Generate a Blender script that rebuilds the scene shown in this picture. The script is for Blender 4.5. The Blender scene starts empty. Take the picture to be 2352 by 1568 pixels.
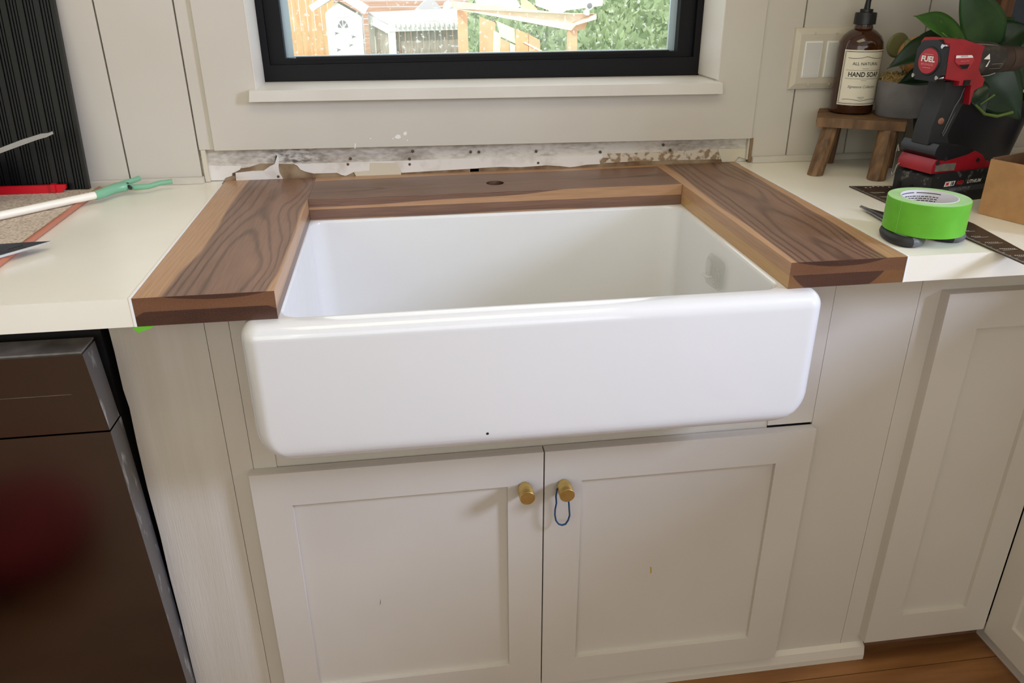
import bpy, bmesh, math, random
from mathutils import Vector, Matrix
random.seed(7)
S = bpy.context.scene
COL = S.collection

# ---------------------------------------------------------------- camera
CAMLOC = (0.349, -0.9775, 0.3671)
def camera():
    yaw, pit, rol = 0.1360, -0.4366, -0.0062
    cy, sy, cp, sp, cr, sr = math.cos(yaw), math.sin(yaw), math.cos(pit), math.sin(pit), math.cos(rol), math.sin(rol)
    f = Vector((sy*cp, cy*cp, sp)); r = Vector((cy, -sy, 0)); u = r.cross(f)
    r2, u2 = cr*r + sr*u, -sr*r + cr*u
    d = bpy.data.cameras.new('camera'); o = bpy.data.objects.new('camera', d); COL.objects.link(o)
    m = Matrix((r2, u2, -f)).transposed().to_4x4(); m.translation = CAMLOC
    o.matrix_world = m
    d.sensor_fit = 'HORIZONTAL'; d.sensor_width = 36.0; d.lens = 36.0*1808.7/2352
    d.clip_start = 0.02; d.clip_end = 200
    S.camera = o
camera()

# ---------------------------------------------------------------- world, sun, window light, exposure
W = bpy.data.worlds.new('sky'); S.world = W; W.use_nodes = True
bg = W.node_tree.nodes['Background']; bg.inputs[0].default_value = (0.93, 0.96, 1.0, 1); bg.inputs[1].default_value = 2.2
def lamp(name, kind, loc, target, energy, color, **kw):
    d = bpy.data.lights.new(name, kind); d.energy = energy; d.color = color
    for k, v in kw.items(): setattr(d, k, v)
    o = bpy.data.objects.new(name, d); COL.objects.link(o); o.location = loc
    o.rotation_euler = (Vector(target)-Vector(loc)).to_track_quat('-Z', 'Y').to_euler()
    return o
lamp('sun', 'SUN', (-6, -8, 14), (1.5, 6, 0), 2.3, (1.0, 0.96, 0.88), angle=0.01)
# daylight coming through the side window of the room (right of and behind the viewer)
lamp('side_window_daylight', 'AREA', (2.93, -1.12, 0.93), (0.5, 0.1, -0.35), 92.0, (0.62, 0.71, 1.0), shape='RECTANGLE', size=0.50, size_y=0.56)
# broad fill lamp added left behind the viewer
lamp('room_fill', 'AREA', (-1.0, -2.6, 0.75), (0.1, 0.2, -0.3), 12.0, (0.95, 1.0, 0.80), shape='RECTANGLE', size=1.2, size_y=1.4)
# added overhead fill to lift the counters, no known fixture
lamp('overhead_fill', 'AREA', (0.45, -0.55, 1.50), (0.45, -0.50, 0.0), 8.5, (1.0, 0.88, 0.56), shape='RECTANGLE', size=1.2, size_y=0.7)
S.view_settings.view_transform = 'Standard'; S.view_settings.look = 'None'
S.view_settings.exposure = 0.0; S.view_settings.gamma = 1.0; S.view_settings.use_curve_mapping = False
S.cycles.max_bounces = 8; S.cycles.diffuse_bounces = 5; S.cycles.transmission_bounces = 8; S.cycles.transparent_max_bounces = 12
S.cycles.sample_clamp_indirect = 4.0
S.cycles.caustics_refractive = False; S.cycles.caustics_reflective = False

# ---------------------------------------------------------------- materials
def lin(c):
    return tuple((x/255/12.92 if x/255 <= .04045 else ((x/255+.055)/1.055)**2.4) for x in c) + (1.0,)
class N:                       # tiny expression builder over shader math nodes
    nt = None
    def __init__(s, v): s.v = v
    @staticmethod
    def op(o, *a):
        n = N.nt.nodes.new('ShaderNodeMath'); n.operation = o
        for i, x in enumerate(a):
            x = x.v if isinstance(x, N) else x
            if isinstance(x, (int, float)): n.inputs[i].default_value = x
            else: N.nt.links.new(x, n.inputs[i])
        return N(n.outputs[0])
    def __add__(s, o): return N.op('ADD', s, o)
    __radd__ = __add__
    def __sub__(s, o): return N.op('SUBTRACT', s, o)
    def __rsub__(s, o): return N.op('SUBTRACT', o, s)
    def __mul__(s, o): return N.op('MULTIPLY', s, o)
    __rmul__ = __mul__
    def __truediv__(s, o): return N.op('DIVIDE', s, o)
def nsqrt(a): return N.op('SQRT', a)
def nsin(a): return N.op('SINE', a)
def nabs(a): return N.op('ABSOLUTE', a)
def nclamp(a): return N.op('MAXIMUM', N.op('MINIMUM', a, 1.0), 0.0)
def sstep(a, b, x): return nclamp((x - a)*(1.0/(b-a)))
def newmat(name, col=(200, 200, 200), rough=.5, metal=0., spec=.5, coat=0., trans=0., ior=1.45, alpha=1.):
    m = bpy.data.materials.new(name); m.use_nodes = True; nt = m.node_tree; N.nt = nt
    b = nt.nodes['Principled BSDF']
    b.inputs['Base Color'].default_value = lin(col); b.inputs['Roughness'].default_value = rough
    b.inputs['Metallic'].default_value = metal; b.inputs['Specular IOR Level'].default_value = spec
    b.inputs['Coat Weight'].default_value = coat; b.inputs['Coat Roughness'].default_value = .05
    b.inputs['Transmission Weight'].default_value = trans; b.inputs['IOR'].default_value = ior
    b.inputs['Alpha'].default_value = alpha
    return m, nt, b
def coords(nt):
    t = nt.nodes.new('ShaderNodeTexCoord'); s = nt.nodes.new('ShaderNodeSeparateXYZ')
    nt.links.new(t.outputs['Object'], s.inputs[0])
    return t.outputs['Object'], N(s.outputs[0]), N(s.outputs[1]), N(s.outputs[2])
def combine(nt, x, y, z):
    c = nt.nodes.new('ShaderNodeCombineXYZ')
    for i, a in enumerate((x, y, z)):
        a = a.v if isinstance(a, N) else a
        if isinstance(a, (int, float)): c.inputs[i].default_value = a
        else: nt.links.new(a, c.inputs[i])
    return c.outputs[0]
def noise(nt, vec, scale, detail=2., rough=.5):
    n = nt.nodes.new('ShaderNodeTexNoise'); n.inputs['Scale'].default_value = scale
    n.inputs['Detail'].default_value = detail; n.inputs['Roughness'].default_value = rough
    if vec is not None: nt.links.new(vec, n.inputs['Vector'])
    return N(n.outputs['Fac'])
def mix(nt, f, a, b):
    n = nt.nodes.new('ShaderNodeMix'); n.data_type = 'RGBA'
    nt.links.new(f.v, n.inputs[0])
    for i, c in ((6, a), (7, b)):
        if isinstance(c, tuple): n.inputs[i].default_value = c
        else: nt.links.new(c, n.inputs[i])
    return n.outputs[2]
def bump(nt, b, h, strength=.2, dist=.002):
    n = nt.nodes.new('ShaderNodeBump'); n.inputs['Strength'].default_value = strength; n.inputs['Distance'].default_value = dist
    nt.links.new(h.v, n.inputs['Height']); nt.links.new(n.outputs[0], b.inputs['Normal'])
def varied(name, c1, c2, scale, rough=.5, detail=3., lo=.35, hi=.65, bmp=0., bscale=None, bdist=.001, stretch=(1, 1, 1), **kw):
    m, nt, b = newmat(name, c1, rough, **kw)
    o, x, y, z = coords(nt)
    v = combine(nt, x*stretch[0], y*stretch[1], z*stretch[2])
    f = noise(nt, v, scale, detail)
    nt.links.new(mix(nt, sstep(lo, hi, f), lin(c1), lin(c2)), b.inputs['Base Color'])
    if bmp: bump(nt, b, noise(nt, v, bscale or scale, 3.), bmp, bdist)
    return m
def plain(name, c, rough=.5, **kw): return newmat(name, c, rough, **kw)[0]

def walnut(name, grain, uc, h, R, seed, tilt=.035, top=0.0, slope=0., wander=.05, period=.0022, flip=False, sap=((198, 158, 120), (150, 108, 76))):
    """flat-sawn walnut: rings around a pith line above the board, dark heartwood inside radius R, pale sapwood outside"""
    m, nt, b = newmat(name, (110, 80, 60), .38, coat=.15)
    b.inputs['Coat Roughness'].default_value = .3
    o, x, y, z = coords(nt)
    u, v = (x, y) if grain == 'y' else (y, x)
    d = (.0193 - (top - z)) if flip else (top - z)
    wv = combine(nt, u*5., v*1.6, z*3. + seed*3.7)
    w1 = noise(nt, wv, 1.3, 2.) - .5
    w2 = noise(nt, combine(nt, u*28., v*6., z*20. + seed), 1., 3.) - .5
    uu = u - uc - v*slope + w1*wander
    r0 = nsqrt(uu*uu + (d + h)*(d + h))
    rh = r0 + w2*.0010
    heart = 1.0 - sstep(R-.0005, R+.0005, rh)
    rt = r0 + v*tilt + w1*.012 + w2*.0012
    ring = nsin(rt*(6.2832/period))*.5 + .5
    ring = ring*ring*ring*ring
    big = noise(nt, combine(nt, u*9., v*1.2, d*40. + seed), 1., 2.)
    fib = noise(nt, combine(nt, u*420., v*14., z*420. + seed), 1., 2.)
    k = nclamp(ring*.50 + (fib - .5)*.8 + (big - .5)*1.1 + .26)
    hc = mix(nt, k, lin((140, 106, 86)), lin((74, 51, 42)))
    sc = mix(nt, nclamp(ring*.16 + (fib - .5)*.8 + (big - .5)*.9 + .36), lin(sap[0]), lin(sap[1]))
    col = mix(nt, heart, sc, hc)
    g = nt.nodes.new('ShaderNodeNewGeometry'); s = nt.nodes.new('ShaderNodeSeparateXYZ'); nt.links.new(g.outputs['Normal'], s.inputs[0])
    side = 1.0 - nabs(N(s.outputs[2]))                     # upright faces darker than the flat ones, end grain most
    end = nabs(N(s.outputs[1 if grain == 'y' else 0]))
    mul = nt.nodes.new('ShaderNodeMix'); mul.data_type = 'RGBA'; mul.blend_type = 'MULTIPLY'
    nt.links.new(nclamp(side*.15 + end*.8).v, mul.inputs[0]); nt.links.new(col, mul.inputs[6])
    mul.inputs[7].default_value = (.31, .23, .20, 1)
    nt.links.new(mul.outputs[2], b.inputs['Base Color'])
    bump(nt, b, fib, .05, .0005)
    return m

M = {}
def greige(name, c1, c2, rough=.45, bmp=.06):
    return varied(name, c1, c2, 3.0, rough, bmp=bmp, bscale=420., bdist=.0006)
M['wall'] = greige('greige_wall_paint', (205, 199, 188), (199, 192, 180), .5)
M['cab'] = greige('greige_cabinet_paint', (204, 197, 186), (199, 191, 179), .42)
M['brush'] = varied('brushed_cabinet_paint', (204, 197, 186), (197, 189, 176), 6., .5, bmp=.35, bscale=60., bdist=.0015, stretch=(6, 1, .35))
M['white_paint'] = varied('white_trim_paint', (222, 217, 208), (214, 208, 198), 5., .4)
M['laminate'] = varied('cream_laminate', (246, 242, 228), (240, 235, 218), 4., .28, detail=4., spec=.5)
M['caulk'] = plain('white_caulk', (242, 242, 238), .4)
M['black_frame'] = plain('black_window_vinyl', (13, 12, 15), .45, spec=.25)
M['gasket'] = plain('pale_glazing_spacer', (176, 196, 204), .35, metal=.3)
m, nt, b = newmat('sink_enamel', (223, 223, 222), .10, spec=.6, coat=.5)
o, x, y, z = coords(nt); bump(nt, b, noise(nt, o, 16., 3.), .10, .004); M['enamel'] = m
M['brass'] = varied('brushed_brass', (222, 194, 124), (206, 176, 104), 60., .42, metal=1., stretch=(1, 8, 1))
M['steel_front'] = varied('dark_stainless', (122, 120, 122), (112, 110, 112), 3., .17, metal=1.)
M['steel_edge'] = varied('worn_steel_edge', (120, 118, 118), (205, 205, 205), 60., .35, detail=6., lo=.58, hi=.7, metal=.8, stretch=(1, 1, .3))
M['dark'] = plain('dark_gap', (16, 14, 14), .8)
M['dull_metal'] = varied('dusty_metal', (176, 170, 160), (120, 114, 104), 18., .5, metal=.4)
M['oak'] = varied('oak_floor', (150, 104, 62), (112, 72, 40), 2.2, .38, detail=5., stretch=(1.5, 14, 1), bmp=.05)
M['stool_wood'] = varied('worn_pine', (134, 102, 70), (90, 64, 42), 9., .6, detail=5., stretch=(2, 8, 1), bmp=.2, bscale=30.)
M['leg_wood'] = varied('worn_pine_leg', (134, 102, 70), (84, 60, 40), 12., .6, detail=5., stretch=(6, 6, .8), bmp=.2, bscale=30.)
M['rubber'] = plain('black_rubber', (34, 35, 37), .55)
M['black'] = plain('black_plastic', (24, 24, 27), .38)
M['grey_grip'] = plain('grey_grip', (96, 97, 98), .5)
M['red'] = varied('red_tool_plastic', (158, 22, 36), (140, 20, 32), 30., .4)
M['red_label'] = plain('red_badge', (170, 44, 54), .4)
M['red_bright'] = plain('bright_red_plastic', (206, 14, 34), .45)
M['worn'] = varied('worn_black_plastic', (30, 31, 33), (120, 118, 110), 70., .5, detail=6., lo=.6, hi=.75)
M['gearbox'] = varied('dusty_gear_housing', (50, 46, 44), (92, 84, 76), 45., .5, detail=5., lo=.5, hi=.75, metal=.2)
M['chuck'] = varied('brown_chuck', (86, 70, 62), (60, 48, 44), 30., .45, metal=.4)
M['chrome'] = plain('bright_steel', (206, 208, 210), .25, metal=1.)
M['blade'] = varied('scissor_steel', (150, 150, 150), (120, 118, 118), 40., .3, metal=1.)
M['white_print'] = plain('white_print', (232, 232, 228), .5)
M['pink_print'] = plain('pale_pink_print', (226, 140, 140), .5)
M['dark_print'] = plain('dark_print', (40, 36, 34), .6)
M['red_print'] = plain('red_print', (200, 30, 40), .5)
M['grey_print'] = plain('grey_print', (120, 122, 126), .5)
M['square'] = varied('brown_anodised_steel', (78, 64, 52), (66, 54, 44), 30., .42, metal=.3)
M['darksteel'] = varied('grey_square_steel', (92, 92, 98), (74, 74, 80), 25., .42, metal=.5)
M['tape'] = varied('green_tape_edge', (108, 190, 54), (98, 180, 44), 30., .5)
M['tape_side'] = varied('green_tape_roll_side', (176, 218, 158), (164, 208, 142), 40., .6)
M['paper'] = plain('white_paper_core', (228, 226, 232), .6)
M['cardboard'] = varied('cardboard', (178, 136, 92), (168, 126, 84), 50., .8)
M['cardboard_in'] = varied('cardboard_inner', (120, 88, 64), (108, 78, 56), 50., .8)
M['terracotta'] = plain('copper_brown_edging', (178, 110, 84), .4)
M['mat'] = varied('speckled_beige', (216, 200, 180), (160, 140, 122), 220., .8, detail=3., lo=.45, hi=.7, bmp=.3, bscale=300.)
M['cream_rod'] = plain('cream_rod', (240, 234, 218), .38)
M['sage'] = plain('sage_green_plastic', (122, 176, 142), .3)
m, nt, b = newmat('amber_glass', (58, 30, 14), .08, spec=.6, coat=.4); M['amber'] = m
M['soap_label'] = varied('cream_label', (238, 232, 214), (232, 226, 206), 20., .5)
M['pot'] = varied('grey_concrete_pot', (120, 118, 118), (108, 106, 106), 30., .7)
M['moss'] = varied('dry_moss', (170, 146, 96), (124, 102, 60), 80., .9)
M['darkpot'] = plain('dark_plant_pot', (26, 25, 30), .45)
M['soil'] = plain('dark_soil', (34, 26, 20), .9)
M['stem'] = plain('green_stem', (96, 120, 52), .5)
M['tan'] = varied('tan_wood_ball', (196, 144, 96), (172, 120, 76), 12., .6)
M['olive'] = plain('olive_leaf', (112, 112, 74), .5)
M['purple'] = plain('purple_cloth', (66, 46, 84), .7)
M['switch'] = varied('beige_switch_plate', (204, 196, 178), (198, 189, 170), 10., .35)
M['rocker'] = plain('pale_rocker', (214, 212, 206), .3)
M['frame_wood'] = varied('brown_picture_frame', (122, 78, 46), (84, 50, 30), 10., .4, stretch=(8, 8, .7))
M['picture'] = varied('dark_blue_picture', (58, 66, 78), (44, 52, 64), 6., .25)
M['gilt'] = plain('gilt_line', (190, 150, 100), .35, metal=.5)
M['tie'] = plain('blue_elastic', (24, 66, 104), .6)
M['paper_brown'] = varied('torn_brown_paper', (158, 138, 112), (112, 86, 62), 26., .9, detail=5., bmp=.4, bscale=60.)
M['plaster_white'] = varied('torn_white_plaster', (226, 222, 216), (198, 190, 180), 24., .85, detail=5., lo=.5, hi=.75, bmp=.3, bscale=50.)
M['plaster_cream'] = plain('cream_paint_patch', (208, 200, 180), .7)
M['mottled'] = varied('mottled_plaster', (206, 196, 180), (150, 126, 100), 70., .9, detail=5., lo=.46, hi=.56, bmp=.4, bscale=80.)
m, nt, b = newmat('stained_drywall', (206, 200, 190), .9)
o, x, y, z = coords(nt)
st = noise(nt, combine(nt, x*9., 0., z*16.), 1., 4.); fine = noise(nt, combine(nt, x*60., 0., z*160.), 1., 5.)
c = mix(nt, sstep(.46, .70, st*.6 + fine*.45), lin((212, 206, 196)), lin((150, 140, 128)))
dk = nclamp(1.0 - nabs(x - .135)*14.)                 # water stain in the left end
c = mix(nt, nclamp(dk*sstep(.42, .62, fine)*.9), c, lin((74, 66, 62)))
nt.links.new(c, b.inputs['Base Color']); bump(nt, b, fine, .3, .001); M['drywall'] = m
M['fleck'] = plain('bare_white_fleck', (236, 234, 230), .7)
M['stain'] = plain('yellow_stain', (186, 160, 84), .6)
M['nail'] = plain('rusty_nail', (94, 78, 62), .5, metal=.5)
M['ribbed'] = plain('black_ribbed_plastic', (11, 10, 12), .36, spec=.35)
# outdoors
M['fence'] = varied('orange_cedar_fence', (226, 176, 126), (208, 152, 100), 3., .8, detail=4., stretch=(3, 3, .6))
M['fence_brown'] = varied('weathered_fence', (206, 170, 146), (180, 136, 110), 2., .8, detail=5., stretch=(.6, 1, 12))
M['bright_white'] = plain('white_playhouse_paint', (246, 246, 246), .6)
M['shade_white'] = plain('pale_siding', (226, 226, 214), .7)
M['coop_wall'] = varied('grey_coop_boards', (184, 176, 162), (150, 140, 124), 5., .8, detail=5., stretch=(4, 1, 1))
M['coop_roof'] = varied('pale_metal_roof', (226, 226, 224), (200, 198, 196), 2., .6, stretch=(1, 1, 8))
M['pergola'] = varied('pale_cedar_pergola', (242, 222, 202), (232, 204, 178), 3., .7, detail=4., stretch=(1, 1, 6))
M['pergola_orange'] = varied('orange_cedar', (224, 178, 134), (212, 156, 110), 3., .7)
M['pale_green'] = plain('pale_yellow_panel', (240, 238, 190), .7)
M['grass'] = varied('hillside_grass', (140, 158, 116), (108, 128, 86), 3., .9, detail=6.)
M['grass_tuft'] = varied('ivy_tufts', (156, 176, 130), (116, 140, 94), 1.2, .8, detail=4.)
M['lawn'] = varied('lawn', (120, 140, 80), (96, 116, 62), 2., .9)
M['garden_grey'] = plain('grey_cover', (200, 200, 204), .6)
# window glass: clear with dried rain specks and an even white veil imitating glare
m = bpy.data.materials.new('window_glass'); m.use_nodes = True; nt = m.node_tree; N.nt = nt
nt.nodes.clear(); out = nt.nodes.new('ShaderNodeOutputMaterial')
tr = nt.nodes.new('ShaderNodeBsdfTransparent'); gl = nt.nodes.new('ShaderNodeBsdfGlossy'); gl.inputs['Roughness'].default_value = .03
tr.inputs[0].default_value = (.97, .98, .97, 1)
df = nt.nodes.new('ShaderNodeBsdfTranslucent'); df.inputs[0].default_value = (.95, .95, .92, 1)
m1 = nt.nodes.new('ShaderNodeMixShader'); m1.inputs[0].default_value = .05
nt.links.new(tr.outputs[0], m1.inputs[1]); nt.links.new(gl.outputs[0], m1.inputs[2])
o, x, y, z = coords(nt)
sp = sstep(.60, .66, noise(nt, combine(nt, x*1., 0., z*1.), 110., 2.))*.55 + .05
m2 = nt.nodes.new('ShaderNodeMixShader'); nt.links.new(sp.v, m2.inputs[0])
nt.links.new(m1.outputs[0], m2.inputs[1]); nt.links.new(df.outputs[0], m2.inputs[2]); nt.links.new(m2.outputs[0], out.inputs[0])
M['glass'] = m
m = bpy.data.materials.new('clear_plastic'); m.use_nodes = True; nt = m.node_tree; nt.nodes.clear()
out = nt.nodes.new('ShaderNodeOutputMaterial'); tr = nt.nodes.new('ShaderNodeBsdfTransparent'); tr.inputs[0].default_value = (.965, .965, .955, 1)
gl = nt.nodes.new('ShaderNodeBsdfGlossy'); gl.inputs['Roughness'].default_value = .12
mx = nt.nodes.new('ShaderNodeMixShader'); mx.inputs[0].default_value = .10
nt.links.new(tr.outputs[0], mx.inputs[1]); nt.links.new(gl.outputs[0], mx.inputs[2]); nt.links.new(mx.outputs[0], out.inputs[0]); M['clear'] = m
# variegated leaf
def leafmat(name, c1, c2, cv, amount):
    m, nt, b = newmat(name, c1, .32, spec=.5)
    o, x, y, z = coords(nt)
    f = noise(nt, o, 26., 3.); g = noise(nt, combine(nt, x*18., y*60., z*18.), 1.6, 4.)
    c = mix(nt, sstep(.35, .65, f), lin(c1), lin(c2))
    c = mix(nt, sstep(amount, amount + .05, g), c, lin(cv))
    nt.links.new(c, b.inputs['Base Color'])
    return m
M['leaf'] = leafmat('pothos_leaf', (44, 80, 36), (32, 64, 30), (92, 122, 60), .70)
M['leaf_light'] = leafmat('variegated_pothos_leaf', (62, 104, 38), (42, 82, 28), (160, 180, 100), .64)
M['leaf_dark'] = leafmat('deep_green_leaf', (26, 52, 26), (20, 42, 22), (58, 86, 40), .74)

# ---------------------------------------------------------------- mesh helpers
def link(name, me, mat=None, parent=None, smooth=False):
    o = bpy.data.objects.new(name, me); COL.objects.link(o)
    if mat is not None: me.materials.append(mat)
    if smooth:
        for p in me.polygons: p.use_smooth = True
    if parent is not None:
        o.parent = parent
        w = Matrix.Identity(4); q = parent
        while q is not None:
            w = q.matrix_basis @ w if q.parent is None else q.matrix_parent_inverse @ q.matrix_basis @ w
            q = q.parent
        o.matrix_parent_inverse = w.inverted()
    return o
def part(name, verts, faces, mat, parent=None, smooth=False):
    me = bpy.data.meshes.new(name); me.from_pydata([tuple(v) for v in verts], [], faces); me.update()
    return link(name, me, mat, parent, smooth)
def frombm(name, bm, mat, parent=None, smooth=False):
    bmesh.ops.recalc_face_normals(bm, faces=bm.faces)
    me = bpy.data.meshes.new(name); bm.to_mesh(me); bm.free()
    return link(name, me, mat, parent, smooth)
def bevelbm(bm, w, seg=2, angle=.6):
    if w <= 0: return
    ed = [e for e in bm.edges if len(e.link_faces) == 2 and e.calc_face_angle(0) > angle]
    bmesh.ops.bevel(bm, geom=ed, offset=w, segments=seg, affect='EDGES', profile=.5, clamp_overlap=True)
def addbox(bm, x0, x1, y0, y1, z0, z1):
    vs = [bm.verts.new((x, y, z)) for x in (x0, x1) for y in (y0, y1) for z in (z0, z1)]
    for f in ((0, 1, 3, 2), (4, 6, 7, 5), (0, 4, 5, 1), (2, 3, 7, 6), (0, 2, 6, 4), (1, 5, 7, 3)):
        bm.faces.new([vs[i] for i in f])
def box(name, x0, x1, y0, y1, z0, z1, mat, parent=None, bev=0., seg=2):
    bm = bmesh.new(); addbox(bm, x0, x1, y0, y1, z0, z1); bevelbm(bm, bev, seg)
    return frombm(name, bm, mat, parent)
def boxes(name, L, mat, parent=None, bev=0.):
    bm = bmesh.new()
    for b in L: addbox(bm, *b)
    bevelbm(bm, bev, 1)
    return frombm(name, bm, mat, parent)
def prism(name, pts, fn, d0, d1, mat, parent=None, bev=0., seg=2, smooth=False):
    """outline pts (a,b) extruded from depth d0 to d1; fn(a,b,d)->xyz"""
    bm = bmesh.new()
    A = [bm.verts.new(fn(a, b, d0)) for a, b in pts]; B = [bm.verts.new(fn(a, b, d1)) for a, b in pts]
    n = len(pts)
    bm.faces.new(A); bm.faces.new(B[::-1])
    for i in range(n): bm.faces.new((A[i], B[i], B[(i+1) % n], A[(i+1) % n]))
    bevelbm(bm, bev, seg)
    return frombm(name, bm, mat, parent, smooth)
def lathe(name, prof, c, mat, parent=None, seg=40, smooth=True, axis='z', cap=True):
    """prof: (radius, height); axis z, x or -y"""
    V = []; F = []
    for r, h in prof:
        for i in range(seg):
            t = 2*math.pi*i/seg; a, b = r*math.cos(t), r*math.sin(t)
            V.append((c[0]+a, c[1]+b, c[2]+h) if axis == 'z' else ((c[0]+h, c[1]+a, c[2]+b) if axis == 'x' else (c[0]+a, c[1]-h, c[2]+b)))
    for k in range(len(prof)-1):
        for i in range(seg):
            j = (i+1) % seg; F.append((k*seg+i, k*seg+j, (k+1)*seg+j, (k+1)*seg+i))
    if cap: F += [tuple(range(seg))[::-1], tuple((len(prof)-1)*seg+i for i in range(seg))]
    bm = bmesh.new(); me = bpy.data.meshes.new('t'); me.from_pydata(V, [], F); bm.from_mesh(me); bpy.data.meshes.remove(me)
    bmesh.ops.remove_doubles(bm, verts=bm.verts, dist=1e-6)
    o = frombm(name, bm, mat, parent, smooth)
    if smooth: autosmooth(o)
    return o
def autosmooth(o, ang=.7):
    me = o.data; bm = bmesh.new(); bm.from_mesh(me)
    for e in bm.edges:
        if len(e.link_faces) == 2 and e.calc_face_angle(0) > ang: e.smooth = False
    bm.to_mesh(me); bm.free()
def tubebm(bm, pts, rad, seg=10, flat=1., caps=True):
    pts = [Vector(p) for p in pts]; n = len(pts); rings = []
    up = Vector((0, 0, 1))
    for i, p in enumerate(pts):
        t = (pts[min(i+1, n-1)] - pts[max(i-1, 0)]).normalized()
        s = t.cross(up)
        if s.length < 1e-4: s = t.cross(Vector((1, 0, 0)))
        s.normalize(); q = s.cross(t)
        r = rad[i] if isinstance(rad, (list, tuple)) else rad
        rings.append([bm.verts.new(p + s*r*math.cos(2*math.pi*k/seg) + q*r*flat*math.sin(2*math.pi*k/seg)) for k in range(seg)])
    for a, b in zip(rings, rings[1:]):
        for k in range(seg): bm.faces.new((a[k], a[(k+1) % seg], b[(k+1) % seg], b[k]))
    if caps: bm.faces.new(rings[0][::-1]); bm.faces.new(rings[-1])
def tube(name, pts, rad, mat, parent=None, seg=12, flat=1.):
    bm = bmesh.new(); tubebm(bm, pts, rad, seg, flat); o = frombm(name, bm, mat, parent, True); autosmooth(o, 1.); return o
def ringtube(name, pts, rad, mat, parent=None, seg=8, flat=1.):
    pts = [Vector(p) for p in pts]; n = len(pts); bm = bmesh.new(); rings = []
    for i, p in enumerate(pts):
        t = (pts[(i+1) % n] - pts[i-1]).normalized(); nn = Vector((0, 0, 1)) if abs(t.z) < .7 and flat != -1 else Vector((0, 1, 0))
        if flat == -1: nn = Vector((0, 1, 0))
        s = t.cross(nn).normalized(); q = s.cross(t)
        rings.append([bm.verts.new(p + s*rad*math.cos(2*math.pi*k/seg) + q*rad*(1.4 if flat == -1 else flat)*math.sin(2*math.pi*k/seg)) for k in range(seg)])
    for i in range(n):
        a, b = rings[i], rings[(i+1) % n]
        for k in range(seg): bm.faces.new((a[k], a[(k+1) % seg], b[(k+1) % seg], b[k]))
    return frombm(name, bm, mat, parent, True)
def text(name, body, size, fn, mat, parent=None, bold=0., shear=0., sx=1., sub=0):
    """lettering: flat text centred on 0,0, mapped to the surface by fn(x,y)->xyz"""
    c = bpy.data.curves.new('t', 'FONT'); c.body = body; c.size = size; c.align_x = 'CENTER'; c.align_y = 'CENTER'
    c.offset = bold; c.shear = shear; c.resolution_u = 3
    o = bpy.data.objects.new('t', c); COL.objects.link(o)
    dg = bpy.context.evaluated_depsgraph_get(); me = bpy.data.meshes.new_from_object(o.evaluated_get(dg))
    bpy.data.objects.remove(o); bpy.data.curves.remove(c)
    for v in me.vertices: v.co = Vector(fn(v.co.x*sx, v.co.y))
    me.materials.clear()
    return link(name, me, mat, parent)
def thing(name, label, cat, loc, group=None):
    o = bpy.data.objects.new(name, None); COL.objects.link(o); o.location = loc; o.empty_display_size = .02
    return tag(o, label, cat, group)
def tag(o, label, cat, group=None, kind=None):
    o['label'] = label; o['category'] = cat
    if group: o['group'] = group
    if kind: o['kind'] = kind
    return o
def struct(o):
    o['kind'] = 'structure'; return o
def stuff(o):
    o['kind'] = 'stuff'; return o
XZ = lambda a, b, d: (a, d, b)          # outline in x,z extruded along y
XY = lambda a, b, d: (a, b, d)          # outline in x,y extruded along z
YZ = lambda a, b, d: (d, a, b)          # outline in y,z extruded along x

# ================================================================ SETTING
FL = -0.875; CE = 1.56
struct(tag(box('floor', -1.7, 3.05, -3.3, .80, FL-.05, FL-.004, M['oak']), 'warm brown oak plank floor', 'floor'))
floor = bpy.data.objects['floor']
for i, y0 in enumerate([-3.2 + .09*k for k in range(42)]):
    box('plank', -1.65, 3.0, y0+.001, y0+.089, FL-.006, FL, M['oak'], floor)
struct(tag(box('ceiling', -1.7, 3.05, -3.3, .80, CE, CE+.05, M['white_paint']), 'plain white ceiling', 'ceiling'))
struct(tag(box('wall_left', -1.75, -1.65, -3.3, .80, FL, CE, M['wall']), 'plain greige side wall', 'wall'))
struct(tag(boxes('wall_front', [(-1.7, -.65, -3.3, -3.2, FL, CE), (1.65, 3.05, -3.3, -3.2, FL, CE), (-.65, 1.65, -3.3, -3.2, 1.5, CE), (-.65, 1.65, -3.3, -3.2, FL, -.1)], M['wall']), 'plain greige wall behind the viewer with a wide opening', 'wall'))
struct(tag(boxes('wall_right', [(3.0, 3.1, -3.3, -1.6, FL, CE), (3.0, 3.1, -.64, .8, FL, CE), (3.0, 3.1, -1.6, -.64, FL, .45), (3.0, 3.1, -1.6, -.64, 1.4, CE)], M['wall']), 'greige side wall with a window opening', 'wall'))

struct(tag(box('wall_light_blocker', 2.065, 2.165, -.56, .63, FL, CE, M['wall']), 'unseen greige wall end added to shade the right counter corner', 'wall'))  # added out of view to keep the side lamp off the right corner
wall = boxes('wall_back', [(-1.7, .083, .632, .80, FL, CE), (.992, 3.05, .632, .80, FL, CE), (.083, .992, .632, .80, FL, .148), (.083, .992, .632, .80, 1.06, CE)], M['drywall'])
struct(tag(wall, 'greige vertical shiplap wall with a torn bare strip above the counter', 'wall'))
def plank(x0, x1, z0=.0): box('plank', x0+.0016, x1-.0016, .622, .633, z0, CE, M['wall'], wall, .0012, 1)
xs = [-1.65]
while xs[-1] < -.32: xs.append(xs[-1]+.1345)
xs = [-1.65 + .1345*0] and [-.0395 - .1352*k for k in range(12)][::-1]
for a, b in zip(xs, xs[1:]): plank(a, b, .006)
plank(-.0395, -.006, .0630)
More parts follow.
